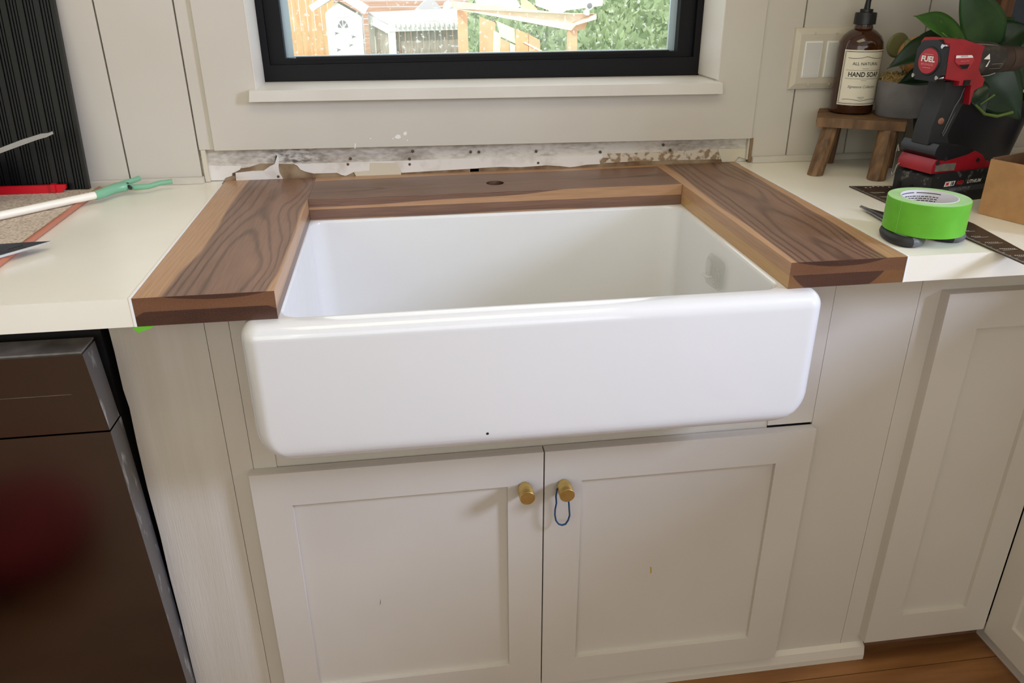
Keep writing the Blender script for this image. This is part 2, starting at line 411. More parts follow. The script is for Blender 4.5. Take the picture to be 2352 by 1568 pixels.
for a, b in zip([1.072, 1.162, 1.2938, 1.428, 1.5595, 1.692, 1.825, 1.957, 2.09, 2.22, 2.35], [1.162, 1.2938, 1.428, 1.5595, 1.692, 1.825, 1.957, 2.09, 2.22, 2.35, 2.48]): plank(a, b, .006)
# wide flat surround board below and beside the window
sur = prism('window_surround', [(-.0085, .0620), (1.0772, .0512), (1.0772, 1.14), (.992, 1.14), (.992, .160), (.083, .162), (.083, 1.14), (-.0085, 1.14)], XZ, .616, .634, M['wall'], wall, .0015, 1)
for q in [[(0.3358, 0.0769), (0.3412, 0.0818), (0.3471, 0.0807), (0.3485, 0.0756), (0.3432, 0.0733), (0.3382, 0.0743)], [(0.3532, 0.0831), (0.3569, 0.0872), (0.3602, 0.0862), (0.3599, 0.0812), (0.3555, 0.0796)], [(0.2563, 0.0574), (0.258, 0.0675), (0.2597, 0.0675), (0.2584, 0.0573)], [(0.3314, 0.0745), (0.3332, 0.0761), (0.3348, 0.0744), (0.3329, 0.0727)], [(0.3592, 0.0702), (0.361, 0.0714), (0.3626, 0.0701), (0.3609, 0.0689)], [(0.2874, 0.0759), (0.2892, 0.0771), (0.2908, 0.0757), (0.289, 0.0745)]]:
    prism('paint_fleck', q, XZ, .6157, .6165, M['fleck'], sur)
# torn strip: brown paper band, white plaster flakes, cream patch, mottled plaster
def flake(name, pts, y, mat, th=.0018):
    return prism(name, pts, XZ, y, .633, mat, wall, 0.)
flake('brown_paper', [(-0.0002, 0.0194), (0.0483, 0.0248), (0.0702, 0.0313), (0.1414, 0.0275), (0.1716, 0.0106), (0.2577, 0.0062), (0.3456, 0.0066), (0.5028, 0.0083), (0.5021, -0.022), (-0.0036, -0.0023)], .6312, M['paper_brown'])
flake('brown_paper', [(0.4851, 0.0156), (0.5891, 0.0119), (0.6682, 0.0116), (0.7564, 0.0111), (0.7642, 0.0187), (0.8842, 0.0093), (1.0199, 0.0098), (1.0277, -0.0092), (0.4843, -0.0102)], .6312, M['paper_brown'])
flake('white_flake', [(-0.0272, 0.0312), (0.0347, 0.0277), (0.0302, 0.0207), (0.0177, 0.0151), (0.0133, 0.0092), (0.0012, 0.006), (-0.003, 0.0014), (-0.032, 0.0017)], .6300, M['plaster_white'])
flake('white_flake', [(0.0212, 0.015), (0.0377, 0.0161), (0.0542, 0.0174), (0.0753, 0.0171), (0.0881, 0.0253), (0.0981, 0.0298), (0.1048, 0.0456), (0.1026, 0.0469), (0.108, 0.0431), (0.105, 0.0252), (0.1049, 0.0131), (0.108, 0.0056), (0.1116, -0.0031), (0.0201, -0.0003)], .6296, M['plaster_white'])
flake('white_flake', [(0.1322, 0.0295), (0.1427, 0.0284), (0.2331, 0.0274), (0.3177, 0.0273), (0.4157, 0.0273), (0.5032, 0.0272), (0.5027, 0.0063), (0.4271, 0.0048), (0.3454, 0.0029), (0.3409, 0.0093), (0.2823, 0.0102), (0.2507, 0.0081), (0.2331, 0.0009), (0.2248, 0.0032), (0.2168, 0.0077), (0.1952, 0.0077), (0.1713, 0.0081), (0.1551, 0.0124), (0.1461, 0.0169), (0.1411, 0.0251)], .6298, M['plaster_white'])
flake('white_flake', [(0.4853, 0.0253), (0.537, 0.0266), (0.5891, 0.0273), (0.6679, 0.0257), (0.7612, 0.0245), (0.7628, 0.0201), (0.7549, 0.0151), (0.7572, 0.0059), (0.7378, 0.0058), (0.7271, 0.0056), (0.7084, 0.0029), (0.6924, 0.0016), (0.671, 0.005), (0.6418, 0.0074), (0.5891, 0.0054), (0.5472, 0.0077), (0.4848, 0.0066)], .6296, M['plaster_white'])
flake('cream_patch', [(0.2836, 0.0256), (0.3369, 0.0237), (0.3407, 0.0142), (0.3445, 0.0091), (0.3438, -0.0023), (0.2546, -0.0019), (0.2506, 0.0076), (0.2677, 0.0095), (0.2823, 0.0102)], .6292, M['plaster_cream'])
flake('mottled_plaster', [(0.7719, 0.0268), (0.8285, 0.0264), (0.8829, 0.0264), (1.0095, 0.0288), (1.0161, 0.0193), (1.0203, 0.0066), (0.9394, 0.0079), (0.8843, 0.0077), (0.8296, 0.0085), (0.7647, 0.0077), (0.7776, 0.0182)], .6304, M['mottled'])
flake('cream_patch', [(1.0109, 0.0287), (1.0528, 0.0279), (1.0738, 0.0288), (1.0796, 0.0046), (1.0591, 0.0112), (1.0519, 0.0007), (1.0237, 0.0009)], .6294, M['plaster_cream'])
for p in [(0.2458, 0.0347), (0.24, 0.024), (0.37, 0.0451), (0.363, 0.0301), (0.3624, 0.0196), (0.4868, 0.0399), (0.1019, 0.0046), (0.0173, 0.0127)] + [(0.6217, 0.0365), (0.6259, 0.0131), (0.7569, 0.0307), (0.8913, 0.041), (0.5037, 0.0392), (0.9073, 0.0295)]:
    lathe('nail_head', [(.0005, -.001), (.0032, -.001), (.0026, .0024), (.0006, .003)], (p[0], .6316, p[1]), M['nail'], wall, 10, axis='y')
# small wall trim on the counter
def smalltrim(n, x0, x1):
    t = prism(n, [(.6225, .0005), (.611, .0005), (.611, .0095), (.614, .0125), (.6225, .0125)], YZ, x0, x1, M['wall'], None, 0.)
    return struct(t)
tag(smalltrim('trim_1', -1.5, -.037), 'narrow greige trim along the wall above the left counter', 'trim')
tag(smalltrim('trim_2', 1.0845, 2.4), 'narrow greige trim along the wall above the right counter', 'trim')
box('end_strip', -.036, -.0275, .622, .633, .001, .0625, M['plaster_cream'], wall)
box('end_strip', 1.0772, 1.0830, .618, .633, .001, .051, M['paper_brown'], wall)
# sill
sill = struct(tag(prism('trim_3', [(0.0716, 0.1528), (0.9966, 0.1455), (0.9941, 0.167), (0.0745, 0.173)], XZ, .598, .734, M['white_paint'], None, .002, 2), 'pale window sill board below the black window', 'sill'))
# jamb reveals (plain drywall returns)
boxes('jamb_reveal', [(.0831, .0850, .6155, .7299, .1705, 1.06), (.9902, .9919, .6155, .7299, .1705, 1.06)], M['white_paint'], wall)
# window
win = thing('window_1', 'black framed kitchen window above the sink', 'window', (.537, .74, .17)); win['kind'] = 'structure'
z0 = .1705
fo = boxes('frame', [(.0832, .0985, .73, .80, z0-.020, 1.06), (.9765, .9918, .73, .80, z0-.020, 1.06), (.0985, .9765, .73, .80, z0-.020, z0+.034), (.0985, .9765, .73, .80, 1.02, 1.06)], M['black_frame'], win, .002)
sash = boxes('sash', [(.0985, .1285, .742, .79, z0+.034, 1.02), (.944, .9765, .742, .79, z0+.034, 1.02), (.1285, .944, .742, .79, z0+.034, .2155), (.1285, .944, .742, .79, .98, 1.02)], M['black_frame'], win, .0015)
box('glazing_bead', .150, .925, .738, .745, .2125, .2185, M['black_frame'], win, .001, 1)
boxes('glass_spacer', [(.1285, .1435, .7625, .770, .2155, .98), (.929, .944, .7625, .770, .2155, .98), (.1435, .929, .760, .770, .2155, .2185)], M['gasket'], win)
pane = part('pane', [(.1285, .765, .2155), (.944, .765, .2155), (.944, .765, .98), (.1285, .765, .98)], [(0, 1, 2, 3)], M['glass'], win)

# ================================================================ COUNTERTOPS
def worktop(name, label, outline, edge):
    o = prism(name, outline, XY, -.0386, 0., M['laminate'], None, .0018, 2)
    box('caulk_line', edge[0], edge[1], .002, .60, -.0386, .0007, M['caulk'], o, .0004, 1)
    box('caulk_line', edge[0], edge[1], -.0006, .002, -.0386, .0004, M['caulk'], o)
    return tag(o, label, 'countertop')
worktop('left_countertop'.replace('left_', ''), 'cream laminate countertop left of the sink, over the dishwasher', [(-1.6, 0), (-.0035, 0), (-.0035, .628), (-1.6, .628)], (-.0035, -.0004))
worktop('countertop', 'cream laminate countertop right of the sink, under the drill and tape roll', [(1.0545, 0), (1.415, 0), (1.415, -1.9), (2.06, -1.9), (2.06, .628), (1.0545, .628)], (1.0512, 1.0542))

# walnut boards: each glued from two layers
def walnut_piece(label, x0, x1, y0, y1, mats, loc, hole=None):
    t = thing('walnut_board', label, 'wooden board', loc, None)
    for k, (za, zb) in enumerate(((-.01925, 0.), (-.0386, -.01935))):
        if hole is None:
            box('layer', x0, x1, y0, y1, za, zb, mats[k], t, .0009, 1)
        else:
            bm = bmesh.new(); hx, hy, hr = hole; n = 32
            ring = [(hx+hr*math.cos(2*math.pi*i/n), hy+hr*math.sin(2*math.pi*i/n)) for i in range(n)]
            outer = []
            for i in range(n):
                a = 2*math.pi*i/n; c, s = math.cos(a), math.sin(a)
                tt = min(((x1-hx) if c > 0 else (x0-hx))/c if abs(c) > 1e-9 else 9, ((y1-hy) if s > 0 else (y0-hy))/s if abs(s) > 1e-9 else 9)
                outer.append((hx+tt*c, hy+tt*s))
            for cx, cy in ((x0, y0), (x0, y1), (x1, y0), (x1, y1)):
                i = min(range(n), key=lambda q: abs((math.atan2(outer[q][1]-hy, outer[q][0]-hx) - math.atan2(cy-hy, cx-hx) + math.pi) % (2*math.pi) - math.pi)); outer[i] = (cx, cy)
            vs = {}
            for z in (za, zb):
                vs[z] = ([bm.verts.new((*p, z)) for p in ring], [bm.verts.new((*p, z)) for p in outer])
            for i in range(n):
                j = (i+1) % n
                for z in (za, zb): bm.faces.new((vs[z][0][i], vs[z][0][j], vs[z][1][j], vs[z][1][i]))
                for q in (0, 1): bm.faces.new((vs[za][q][i], vs[za][q][j], vs[zb][q][j], vs[zb][q][i]))
            frombm('layer', bm, mats[k], t)
    return t
walnut_piece('walnut board left of the sink, pale sapwood along its left edge', 0., .1748, 0., .629,
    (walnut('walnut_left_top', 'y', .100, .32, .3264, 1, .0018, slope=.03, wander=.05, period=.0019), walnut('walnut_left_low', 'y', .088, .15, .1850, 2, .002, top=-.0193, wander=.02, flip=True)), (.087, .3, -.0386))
walnut_piece('walnut rail along the back of the sink with a drilled faucet hole', .1752, .8762, .4572, .629,
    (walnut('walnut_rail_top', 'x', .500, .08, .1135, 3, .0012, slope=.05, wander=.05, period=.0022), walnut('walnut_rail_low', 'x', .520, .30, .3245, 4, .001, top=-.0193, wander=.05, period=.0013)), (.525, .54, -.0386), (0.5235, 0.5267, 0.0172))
walnut_piece('walnut board right of the sink with flame-shaped grain', .8767, 1.0508, 0., .629,
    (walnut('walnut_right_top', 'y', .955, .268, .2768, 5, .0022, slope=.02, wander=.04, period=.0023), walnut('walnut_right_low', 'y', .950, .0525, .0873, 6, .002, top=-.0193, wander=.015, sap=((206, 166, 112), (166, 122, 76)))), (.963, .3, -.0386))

# ================================================================ SINK
def rrect(x0, x1, y0, y1, rf, rb, n=8):
    """rounded rectangle, front radius rf, back radius rb"""
    P = []
    for cx, cy, a0, r in ((x1-rf, y0+rf, -90, rf), (x1-rb, y1-rb, 0, rb), (x0+rb, y1-rb, 90, rb), (x0+rf, y0+rf, 180, rf)):
        for k in range(n+1):
            a = math.radians(a0 + 90*k/n); P.append((cx+r*math.cos(a), cy+r*math.sin(a)))
    return P
def make_sink():
    t = thing('farmhouse_sink', 'white glazed farmhouse sink with a deep apron front', 'sink', (.525, .2, -.2455))
    X0, X1, Y0, Y1, ZT, ZB = .1262, .9240, -.030, .50, -.0390, -.2460
    rings = []
    rb, ry = .050, .022                        # bottom rounding: wide in x, tighter in y
    for k in range(11):
        a = math.radians(90*k/10); z = ZB + rb*(1-math.cos(a)); ix = rb*(1-math.sin(a))
        iy = ry*(1-math.sqrt(max(0, 1-max(0, 1-(z-ZB)/ry)**2)))
        rings.append((X0+ix, X1-ix, Y0+iy, Y1-iy, .024, .02, z))
    rt = .021
    for k in range(9):
        a = math.radians(90*k/8); z = ZT - rt + rt*math.sin(a); i = rt*(1-math.cos(a))
        rings.append((X0+i*.75, X1-i*.75, Y0+i, Y1-i, .024-i*.5, .02, z))
    bx0, bx1, by0, by1 = .1765, .8690, .0060, .4545
    rings.append((bx0-.006, bx1+.006, by0-.006, by1+.006, .034, .034, ZT))
    for k in range(1, 7):
        a = math.radians(90*k/6); rings.append((bx0-.006+.006*math.sin(a), bx1+.006-.006*math.sin(a), by0-.006+.006*math.sin(a), by1+.006-.006*math.sin(a), .030, .030, ZT-.006*(1-math.cos(a))))
    zb = -.2375; R = .012
    rings.append((bx0+.004, bx1-.004, by0+.004, by1-.004, .034, .034, zb+R))
    for k in range(1, 9):
        a = math.radians(90*k/8); i = R*(1-math.cos(a)); rings.append((bx0+.004+i, bx1-.004-i, by0+.004+i, by1-.004-i, .036+i*.2, .036+i*.2, zb+R-R*math.sin(a)))
    bm = bmesh.new(); V = []
    for x0, x1, y0, y1, rf, rk, z in rings: V.append([bm.verts.new((*p, z)) for p in rrect(x0, x1, y0, y1, rf, rk)])
    n = len(V[0])
    for a, b in zip(V, V[1:]):
        for i in range(n): bm.faces.new((a[i], a[(i+1) % n], b[(i+1) % n], b[i]))
    bm.faces.new(V[0]); bm.faces.new(V[-1])
    o = frombm('basin', bm, M['enamel'], t, True); autosmooth(o, 1.2)
    lathe('enamel_chip', [(.0002, 0), (.0022, 0), (.0016, .0006), (.0002, .0007)], (.4430, -.0299, -.2200), M['dark'], t, 10, axis='y')
    lathe('drain', [(.004, .0), (.044, .0), (.046, .003), (.036, .003), (.030, .001), (.005, .001)], (.52, .23, zb+.0004), M['chrome'], t, 32)
make_sink()
# clear adhesive hook on the right inner wall
def make_hook():
    t = thing('adhesive_hook', 'clear square adhesive hook stuck on the right inner wall of the sink', 'hook', (.863, .228, -.097))
    q = [(0.2603, -0.0685), (0.1865, -0.0658), (0.1941, -0.1193), (0.2676, -0.1264)]
    P = []
    for i in range(4):
        p, a, b = Vector(q[i]), Vector(q[i-1]), Vector(q[(i+1) % 4])
        P += [tuple(p + (a-p)*.12), tuple(p + (b-p)*.12)]
    prism('pad', P, YZ, .8620, .8636, M['clear'], t, 0.)
    for c in ((.250, -.093), (.214, -.101)):
        ringtube('ring', [(.8605, c[0]+.013*math.cos(k*math.pi/9), c[1]+.017*math.sin(k*math.pi/9)) for k in range(18)], .0014, M['clear'], t, 6)
    tube('peg', [(.862, .232, -.104), (.852, .236, -.106), (.846, .240, -.100)], [.0035, .003, .0025], M['clear'], t, 8)
make_hook()

# ================================================================ CABINETS
YF = .085; YD = .0654
def shaker(parent, x0, x1, z0, z1, px0, px1, pz0, pz1, y0=YD, th=.0185, rec=.0085, name='door', label=None):
    """door with a raised frame around a recessed flat panel"""
    fr = prism(name, [(x0, z0), (x1, z0), (x1, z1), (x0, z1)], XZ, y0+rec, y0+th, M['cab'], parent, 0.)
    for n, (a, b, c, d) in (('stile', (x0, px0, z0, z1)), ('stile', (px1, x1, z0, z1)), ('rail', (px0, px1, pz1, z1)), ('rail', (px0, px1, z0, pz0))):
        box(n, a, b, y0, y0+rec+.0002, c, d, M['cab'], fr, .0007, 1)
    box('panel', px0, px1, y0+rec-.0004, y0+rec+.0015, pz0, pz1, M['cab'], fr)
    return fr
def knob(parent, x, z, y=YD):
    return lathe('knob', [(.0001, 0), (.0088, 0), (.0086, .004), (.0086, .0075), (.0120, .0085), (.0124, .0100), (.0124, .0328), (.0116, .0338), (.0001, .0338)], (x, y, z), M['brass'], parent, 32, axis='y')
def sink_cabinet():
    t = thing('sink_base_cabinet', 'greige sink base cabinet with two shaker doors and brass knobs', 'cabinet', (.54, .3, FL))
    boxes('body', [(-.066, 1.152, .104, .60, FL, -.262), (-.066, .128, .104, .60, -.262, -.0395), (.922, 1.152, .104, .60, -.262, -.0395)], M['cab'], t)
    W_ = [(-.0690, -.0700), (-.0684, -.11), (-.0690, -.17), (-.0666, -.2), (-.0682, -.26), (-.0688, -.34), (-.0668, -.43), (-.0676, -.52), (-.0662, -.60), (-.0664, -.72), (-.0655, FL)]
    prism('end_panel', [(.0575, FL), (.0575, -.0393)] + [(-.0690, -.0393)] + W_, XZ, YF, .112, M['brush'], t, .0006, 1)
    box('stile', .0583, .0910, YF, .112, FL, -.0393, M['cab'], t, .0006, 1)
    box('stile', .0917, .1262, YF, .112, -.345, -.0393, M['cab'], t, .0006, 1)
    box('stile', 1.0030, 1.1475, YF, .112, FL, -.0393, M['cab'], t, .0006, 1)
    box('stile', .924, 1.0023, YF, .112, -.318, -.0393, M['cab'], t, .0006, 1)
    box('rail', .1262, .924, YF+.002, .112, -.345, -.2500, M['cab'], t)
    box('shadow_gap', .091, 1.003, YF+.004, .112, FL+.02, -.3225, M['dark'], t)
    a = shaker(t, .0868, .5415, -.8345, -.3215, .1443, .4830, -.7745, -.3820)
    knob(a, .5105, -.3835)
    b = shaker(t, .5437, 1.0015, -.8345, -.3215, .6055, .9385, -.7745, -.3820)
    knob(b, .5745, -.3850)
    # paint chips on the doors
    part('scuff', [(.262, YD+.0080, -.610), (.2636, YD+.0080, -.604), (.2644, YD+.0080, -.594), (.2632, YD+.0080, -.600)], [(0, 1, 2, 3)], M['dark_print'], a)
    part('stain', [(0.7381, YD+.0080, -0.6015), (0.741, YD+.0080, -0.598), (0.7402, YD+.0080, -0.587), (0.7368, YD+.0080, -0.5836)], [(0, 1, 2, 3)], M['stain'], b)
    m_ = prism('base_moulding', [(.085, FL), (.0718, FL), (.0718, FL+.012), (.076, FL+.030), (.085, FL+.036)], YZ, -.066, 1.1950, varied('scuffed_moulding', (206, 198, 184), (232, 228, 220), 34., .5, lo=.72, hi=.75), t)
    return t
sink_cabinet()
def corner_cabinet():
    t = thing('corner_cabinet', 'greige corner cabinet right of the sink base with one tall shaker door', 'cabinet', (1.3, .3, FL))
    box('body', 1.153, 1.46, .104, .60, -.822, -.0395, M['cab'], t)
    box('stile', 1.1483, 1.1960, YF, .112, FL+.036, -.0393, M['cab'], t, .0006, 1)
    box('rail', 1.1960, 1.438, YF, .112, -.13, -.0393, M['cab'], t)
    box('shadow_gap', 1.196, 1.438, YF+.004, .112, -.80, -.13, M['dark'], t)
    shaker(t, 1.1835, 1.4375, -.8225, -.0905, 1.246, 1.3830, -.7600, -.1535, y0=.0640, th=.0210)
    box('toe_kick', 1.197, 1.470, .1035, .14, FL, -.800, M['cardboard_in'], t)
corner_cabinet()
def peninsula_cabinet():
    t = thing('peninsula_cabinet', 'greige cabinet at the right frame edge, turned to face left', 'cabinet', (1.75, -.9, FL))
    box('body', 1.462, 2.04, -1.88, .0635, -.830, -.0395, M['cab'], t)
    fr = prism('door', [(-.62, -.8290), (.0630, -.8290), (.0630, -.0700), (-.62, -.0700)], YZ, 1.4485, 1.4620, M['cab'], t)
    for n, (a, b, c, d) in (('stile', (.0080, .0630, -.8290, -.07)), ('stile', (-.62, -.565, -.829, -.07)), ('rail', (-.565, .008, -.829, -.7670)), ('rail', (-.565, .008, -.132, -.07))):
        bm = bmesh.new(); addbox(bm, 1.4400, 1.4487, a, b, c, d); bevelbm(bm, .0012, 1); frombm(n, bm, M['cab'], fr)
    box('panel', 1.4482, 1.4490, -.565, .008, -.767, -.132, M['cab'], fr)
    box('toe_kick', 1.4640, 1.50, -1.88, .1030, FL, -.830, M['cab'], t)
peninsula_cabinet()
# ---------------------------------------------------------------- dishwasher
def dishwasher():
    t = thing('dishwasher', 'dark glossy dishwasher under the left countertop', 'dishwasher', (-.38, .3, FL))
    def pan(name, z0, z1, mat, xr0, xr1, yf0, yf1):
        # right edge leans slightly; front leans back towards the floor
        V = [(-.70, yf0, z0), (xr0, yf0, z0), (xr1, yf1, z1), (-.70, yf1, z1)]
        B = [(-.70, yf0+.040, z0), (xr0+.001, yf0+.040, z0), (xr1+.001, yf1+.044, z1), (-.70, yf1+.044, z1)]
        bm = bmesh.new(); A = [bm.verts.new(p) for p in V]; Bv = [bm.verts.new(p) for p in B]
        bm.faces.new(A); bm.faces.new(Bv)
        for i in range(4): bm.faces.new((A[i], A[(i+1) % 4], Bv[(i+1) % 4], Bv[i]))
        bevelbm(bm, .0012, 1)
        o = frombm(name, bm, mat, t); o.data.materials.append(M['steel_edge'])
        for p in o.data.polygons:
            if p.normal.x > .8: p.material_index = 1
        return o
    pan('control_panel', -.2035, -.0820, M['steel_front'], -.0775, -.0830, .030, .020)
    o = pan('door', -.775, -.2065, M['steel_front'], -.0675, -.0774, .055, .0303)
    o2 = prism('top_trim', [(-.70, .0235), (-.0855, .0235), (-.0850, .070), (-.70, .070)], XY, -.0818, -.0790, M['dull_metal'], t)
    box('tub_front', -.70, -.080, .085, .5, -.80, -.0450, M['dark'], t)
    box('side_gap', -.0795, -.0695, .12, .5, -.86, -.040, M['dark'], t)
    box('toe_kick', -.70, -.066, .10, .14, FL, -.78, M['dark'], t)
    part('scratch', [(-.23, .0249, -.142), (-.112, .0249, -.1418), (-.112, .0249, -.1411), (-.23, .0249, -.1395)], [(0, 1, 2, 3)], M['dull_metal'], bpy.data.objects['control_panel'])
dishwasher()
# scrap of green tape peeking out under the left counter edge
tag(prism('tape_scrap', [(-0.0079, -0.038), (0.0197, -0.0386), (0.0175, -0.0415), (-0.0018, -0.0476)], XZ, .0005, .0012, M['tape']), 'scrap of green tape under the front corner of the left walnut board', 'tape')

# ================================================================ LEFT COUNTER THINGS
def serving_board():
    t = thing('serving_board', 'flat speckled beige board with a copper-brown edge lying on the left counter', 'board', (-.40, .32, 0))
    box('slab', -.62, -.2225, .06, .5840, .0006, .0080, M['mat'], t, .0015, 1)
    tube('edge_band', [(-.2190, .06, .0046), (-.2188, .2, .0046), (-.2192, .4, .0046), (-.2196, .52, .0046), (-.2200, .584, .0046)], .0046, M['terracotta'], t, 10)
    tube('edge_band', [(-.62, .0565, .0046), (-.2190, .0565, .0046)], .0046, M['terracotta'], t, 10)
serving_board()
def ribbed_panel():
    t = thing('ribbed_panel', 'tall black ribbed panel leaning on the wall behind the left counter', 'panel', (-.35, .58, .008))
    lean = lambda x, d, z: (x, .5650 + d + (z-.008)*.115, z)       # d: depth behind the face
    def strip(name, x0, x1, dep, par, bev=.0006):
        bm = bmesh.new()
        V = [bm.verts.new(lean(x, d, z)) for x in (x0, x1) for d in (dep, .008) for z in (.0092, .62)]
        for f in ((0, 1, 3, 2), (4, 6, 7, 5), (0, 4, 5, 1), (2, 3, 7, 6), (0, 2, 6, 4), (1, 5, 7, 3)): bm.faces.new([V[i] for i in f])
        bevelbm(bm, bev, 1); return frombm(name, bm, M['ribbed'], par)
    bm = bmesh.new()
    V = [bm.verts.new(lean(x, d, z)) for x in (-.56, -.2325) for d in (.0045, .012) for z in (.0085, .62)]
    for f in ((0, 1, 3, 2), (4, 6, 7, 5), (0, 4, 5, 1), (2, 3, 7, 6), (0, 2, 6, 4), (1, 5, 7, 3)): bm.faces.new([V[i] for i in f])
    frombm('back_plate', bm, M['ribbed'], t)
    strip('edge_bead', -.2385, -.2318, -.0005, t, .002)
    x = -.2400
    while x > -.54:
        for k in range(3): strip('rib', x-.0038-.0050*k, x-.0008-.0050*k, .0008, t)
        strip('slat', x-.0262, x-.0163, .0004, t)
        x -= .0272
ribbed_panel()
def red_bar():
    t = thing('plastic_bar', 'bright red plastic bar with a raised catch at the foot of the ribbed panel', 'tool', (-.32, .555, .009))
    prism('bar', [(-.46, .0085), (-.2745, .0085), (-.2660, .0150), (-.2655, .0225), (-.46, .0225)], XZ, .5480, .5550, M['red_bright'], t, .0012, 2)
    prism('catch', [(-.2905, .0110), (-.2830, .0100), (-.2820, .0235), (-.2895, .0245)], XZ, .5440, .5560, M['red_bright'], t, .001, 1)
red_bar()
def steel_tool():
    t = thing('steel_tool', 'grey steel tool at the left frame edge with a flat bar pointing right', 'tool', (-.40, .47, .008))
    prism('arm', [(-.42, .0725), (-.3150, .1010), (-.2750, .1140), (-.2480, .1225), (-.2350, .1255), (-.2290, .1280), (-.2296, .1325), (-.2420, .1315), (-.2750, .1225), (-.3150, .1090), (-.42, .082)], XZ, .446, .462, M['chrome'], t, .0012, 2)
    lathe('body', [(.004, 0), (.044, 0), (.047, .004), (.047, .040), (.043, .052), (.026, .062), (.018, .075), (.004, .078)], (-.3990, .4700, .0084), plain('grey_painted_metal', (150, 150, 148), .45, metal=.3), t, 32)
    lathe('grip', [(.004, 0), (.010, 0), (.010, .05), (.004, .052)], (-.3960, .5150, .030), M['black'], t, 16)
steel_tool()
def grabber():
    t = thing('grabber_stick', 'cream rod with a sage green two-pronged end lying across the left counter', 'tool', (-.203, .51, .015))
    A, B = Vector((-.40, .268, .0166)), Vector((-0.1929, 0.4901, 0.0157))
    tube('rod', [A, B], .0068, M['cream_rod'], t, 16)
    C1 = Vector((-0.1763, 0.5306, 0.016)); C2 = Vector((-0.1583, 0.5421, 0.0165))
    d = (B-A).normalized()
    tube('sleeve', [B-d*.004, B+d*.006, C1, C2], [.0082, .0086, .0090, .0085], M['sage'], t, 16)
    P = [(-0.1637, 0.5491, 0.015), (-0.1422, 0.5431, 0.014), (-0.1216, 0.5464, 0.014), (-0.1049, 0.5667, 0.015), (-0.0845, 0.5734, 0.0155)]
    tube('prong', P, [.0062, .0055, .0050, .0047, .0048], M['sage'], t, 12)
    P = [(-0.1785, 0.5392, 0.018), (-0.1661, 0.5579, 0.0195), (-0.1536, 0.5667, 0.021), (-0.1452, 0.5821, 0.022)]
    tube('prong', P, [.0045, .0050, .0050, .0046], M['sage'], t, 12)
    tube('hinge_pin', [(-0.1616, 0.56, 0.018), (-0.1485, 0.5334, 0.015)], .0032, M['rubber'], t, 8)
grabber()
def steel_square():
    t = thing('carpenter_square', 'pointed grey steel square with engraved marks at the left frame edge', 'square', (-.25, .2, .0125))
    pts = [(-0.1752, 0.2245), (-0.2192, 0.1657), (-0.2534, 0.1284), (-0.2907, 0.2105), (-0.2424, 0.2214), (-0.2077, 0.2243)]
    prism('plate', pts, XY, .0100, .0130, M['darksteel'], t, 0.)
    e = [(-0.1741, 0.2233), (-0.2507, 0.1226), (-0.2534, 0.1284), (-0.1752, 0.2245)]
    prism('edge', e, XY, .0097, .0133, M['chrome'], t, 0.)
    bm = bmesh.new(); A, B = Vector(pts[0]), Vector(pts[2]); N2 = Vector((-(B-A).y, (B-A).x)).normalized()
    if N2.y < 0: N2 = -N2
    for k in range(4, 60):
        p = A + (B-A)*(k/62.0); d = (B-A).normalized(); L = .006 if k % 4 else .010
        q = [p + N2*.0008, p + N2*.0008 + d*.0005, p + N2*(.0008+L) + d*.0005, p + N2*(.0008+L)]
        if k < 18: continue
        bm.faces.new([bm.verts.new((*v, .01305)) for v in q])
    for k in range(5):
        c = Vector((-0.2081, 0.2057)) + (B-A)*.035*k
        bm.faces.new([bm.verts.new((c.x+x, c.y+y, .01305)) for x, y in ((-.002, -.001), (.002, -.001), (.002, .004), (0, .0055), (-.001, .004))])
    stuff(frombm('engraved_marks', bm, M['dark_print'], t))
    lathe('foot', [(.002, 0), (.012, 0), (.012, .0020), (.002, .0020)], (-.27, .205, .0081), M['dull_metal'], t, 16)
steel_square()

# ================================================================ RIGHT COUNTER THINGS
def switch_plate():
    t = thing('switch_plate', 'beige double switch plate on the shiplap wall behind the soap bottle', 'switch', (1.21, .62, .205))
    x0, x1, z0, z1 = 1.1435, 1.279, .1475, .2665
    bm = bmesh.new()
    A = [bm.verts.new(p) for p in ((x0, .6215, z0), (x1, .6215, z0), (x1, .6215, z1), (x0, .6215, z1))]
    B = [bm.verts.new(p) for p in ((x0+.0015, .6165, z0+.0015), (x1-.0015, .6165, z0+.0015), (x1-.0015, .6165, z1-.0015), (x0+.0015, .6165, z1-.0015))]
    Cc = [bm.verts.new(p) for p in ((x0+.012, .6130, z0+.012), (x1-.012, .6130, z0+.012), (x1-.012, .6130, z1-.012), (x0+.012, .6130, z1-.012))]
    for P, Q in ((A, B), (B, Cc)):
        for i in range(4): bm.faces.new((P[i], P[(i+1) % 4], Q[(i+1) % 4], Q[i]))
    bm.faces.new(Cc); bm.faces.new(A)
    bevelbm(bm, .0012, 2, .2); frombm('plate', bm, M['switch'], t)
    for cx in (1.1845, 1.2310):
        box('rocker_rim', cx-.0185, cx+.0185, .6118, .6140, .1715, .2410, M['white_print'], t, .0012, 2)
        prism('rocker', [(.6122, .1740), (.6104, .1740), (.6112, .2065), (.6092, .2385), (.6122, .2385)], YZ, cx-.0158, cx+.0158, M['rocker'], t, .0005, 1)
        for z in (.1570, .2560):
            lathe('screw', [(.0003, 0), (.0027, 0), (.0022, .0010), (.0003, .0012)], (cx, .6130, z), M['switch'], t, 12, axis='y')
switch_plate()
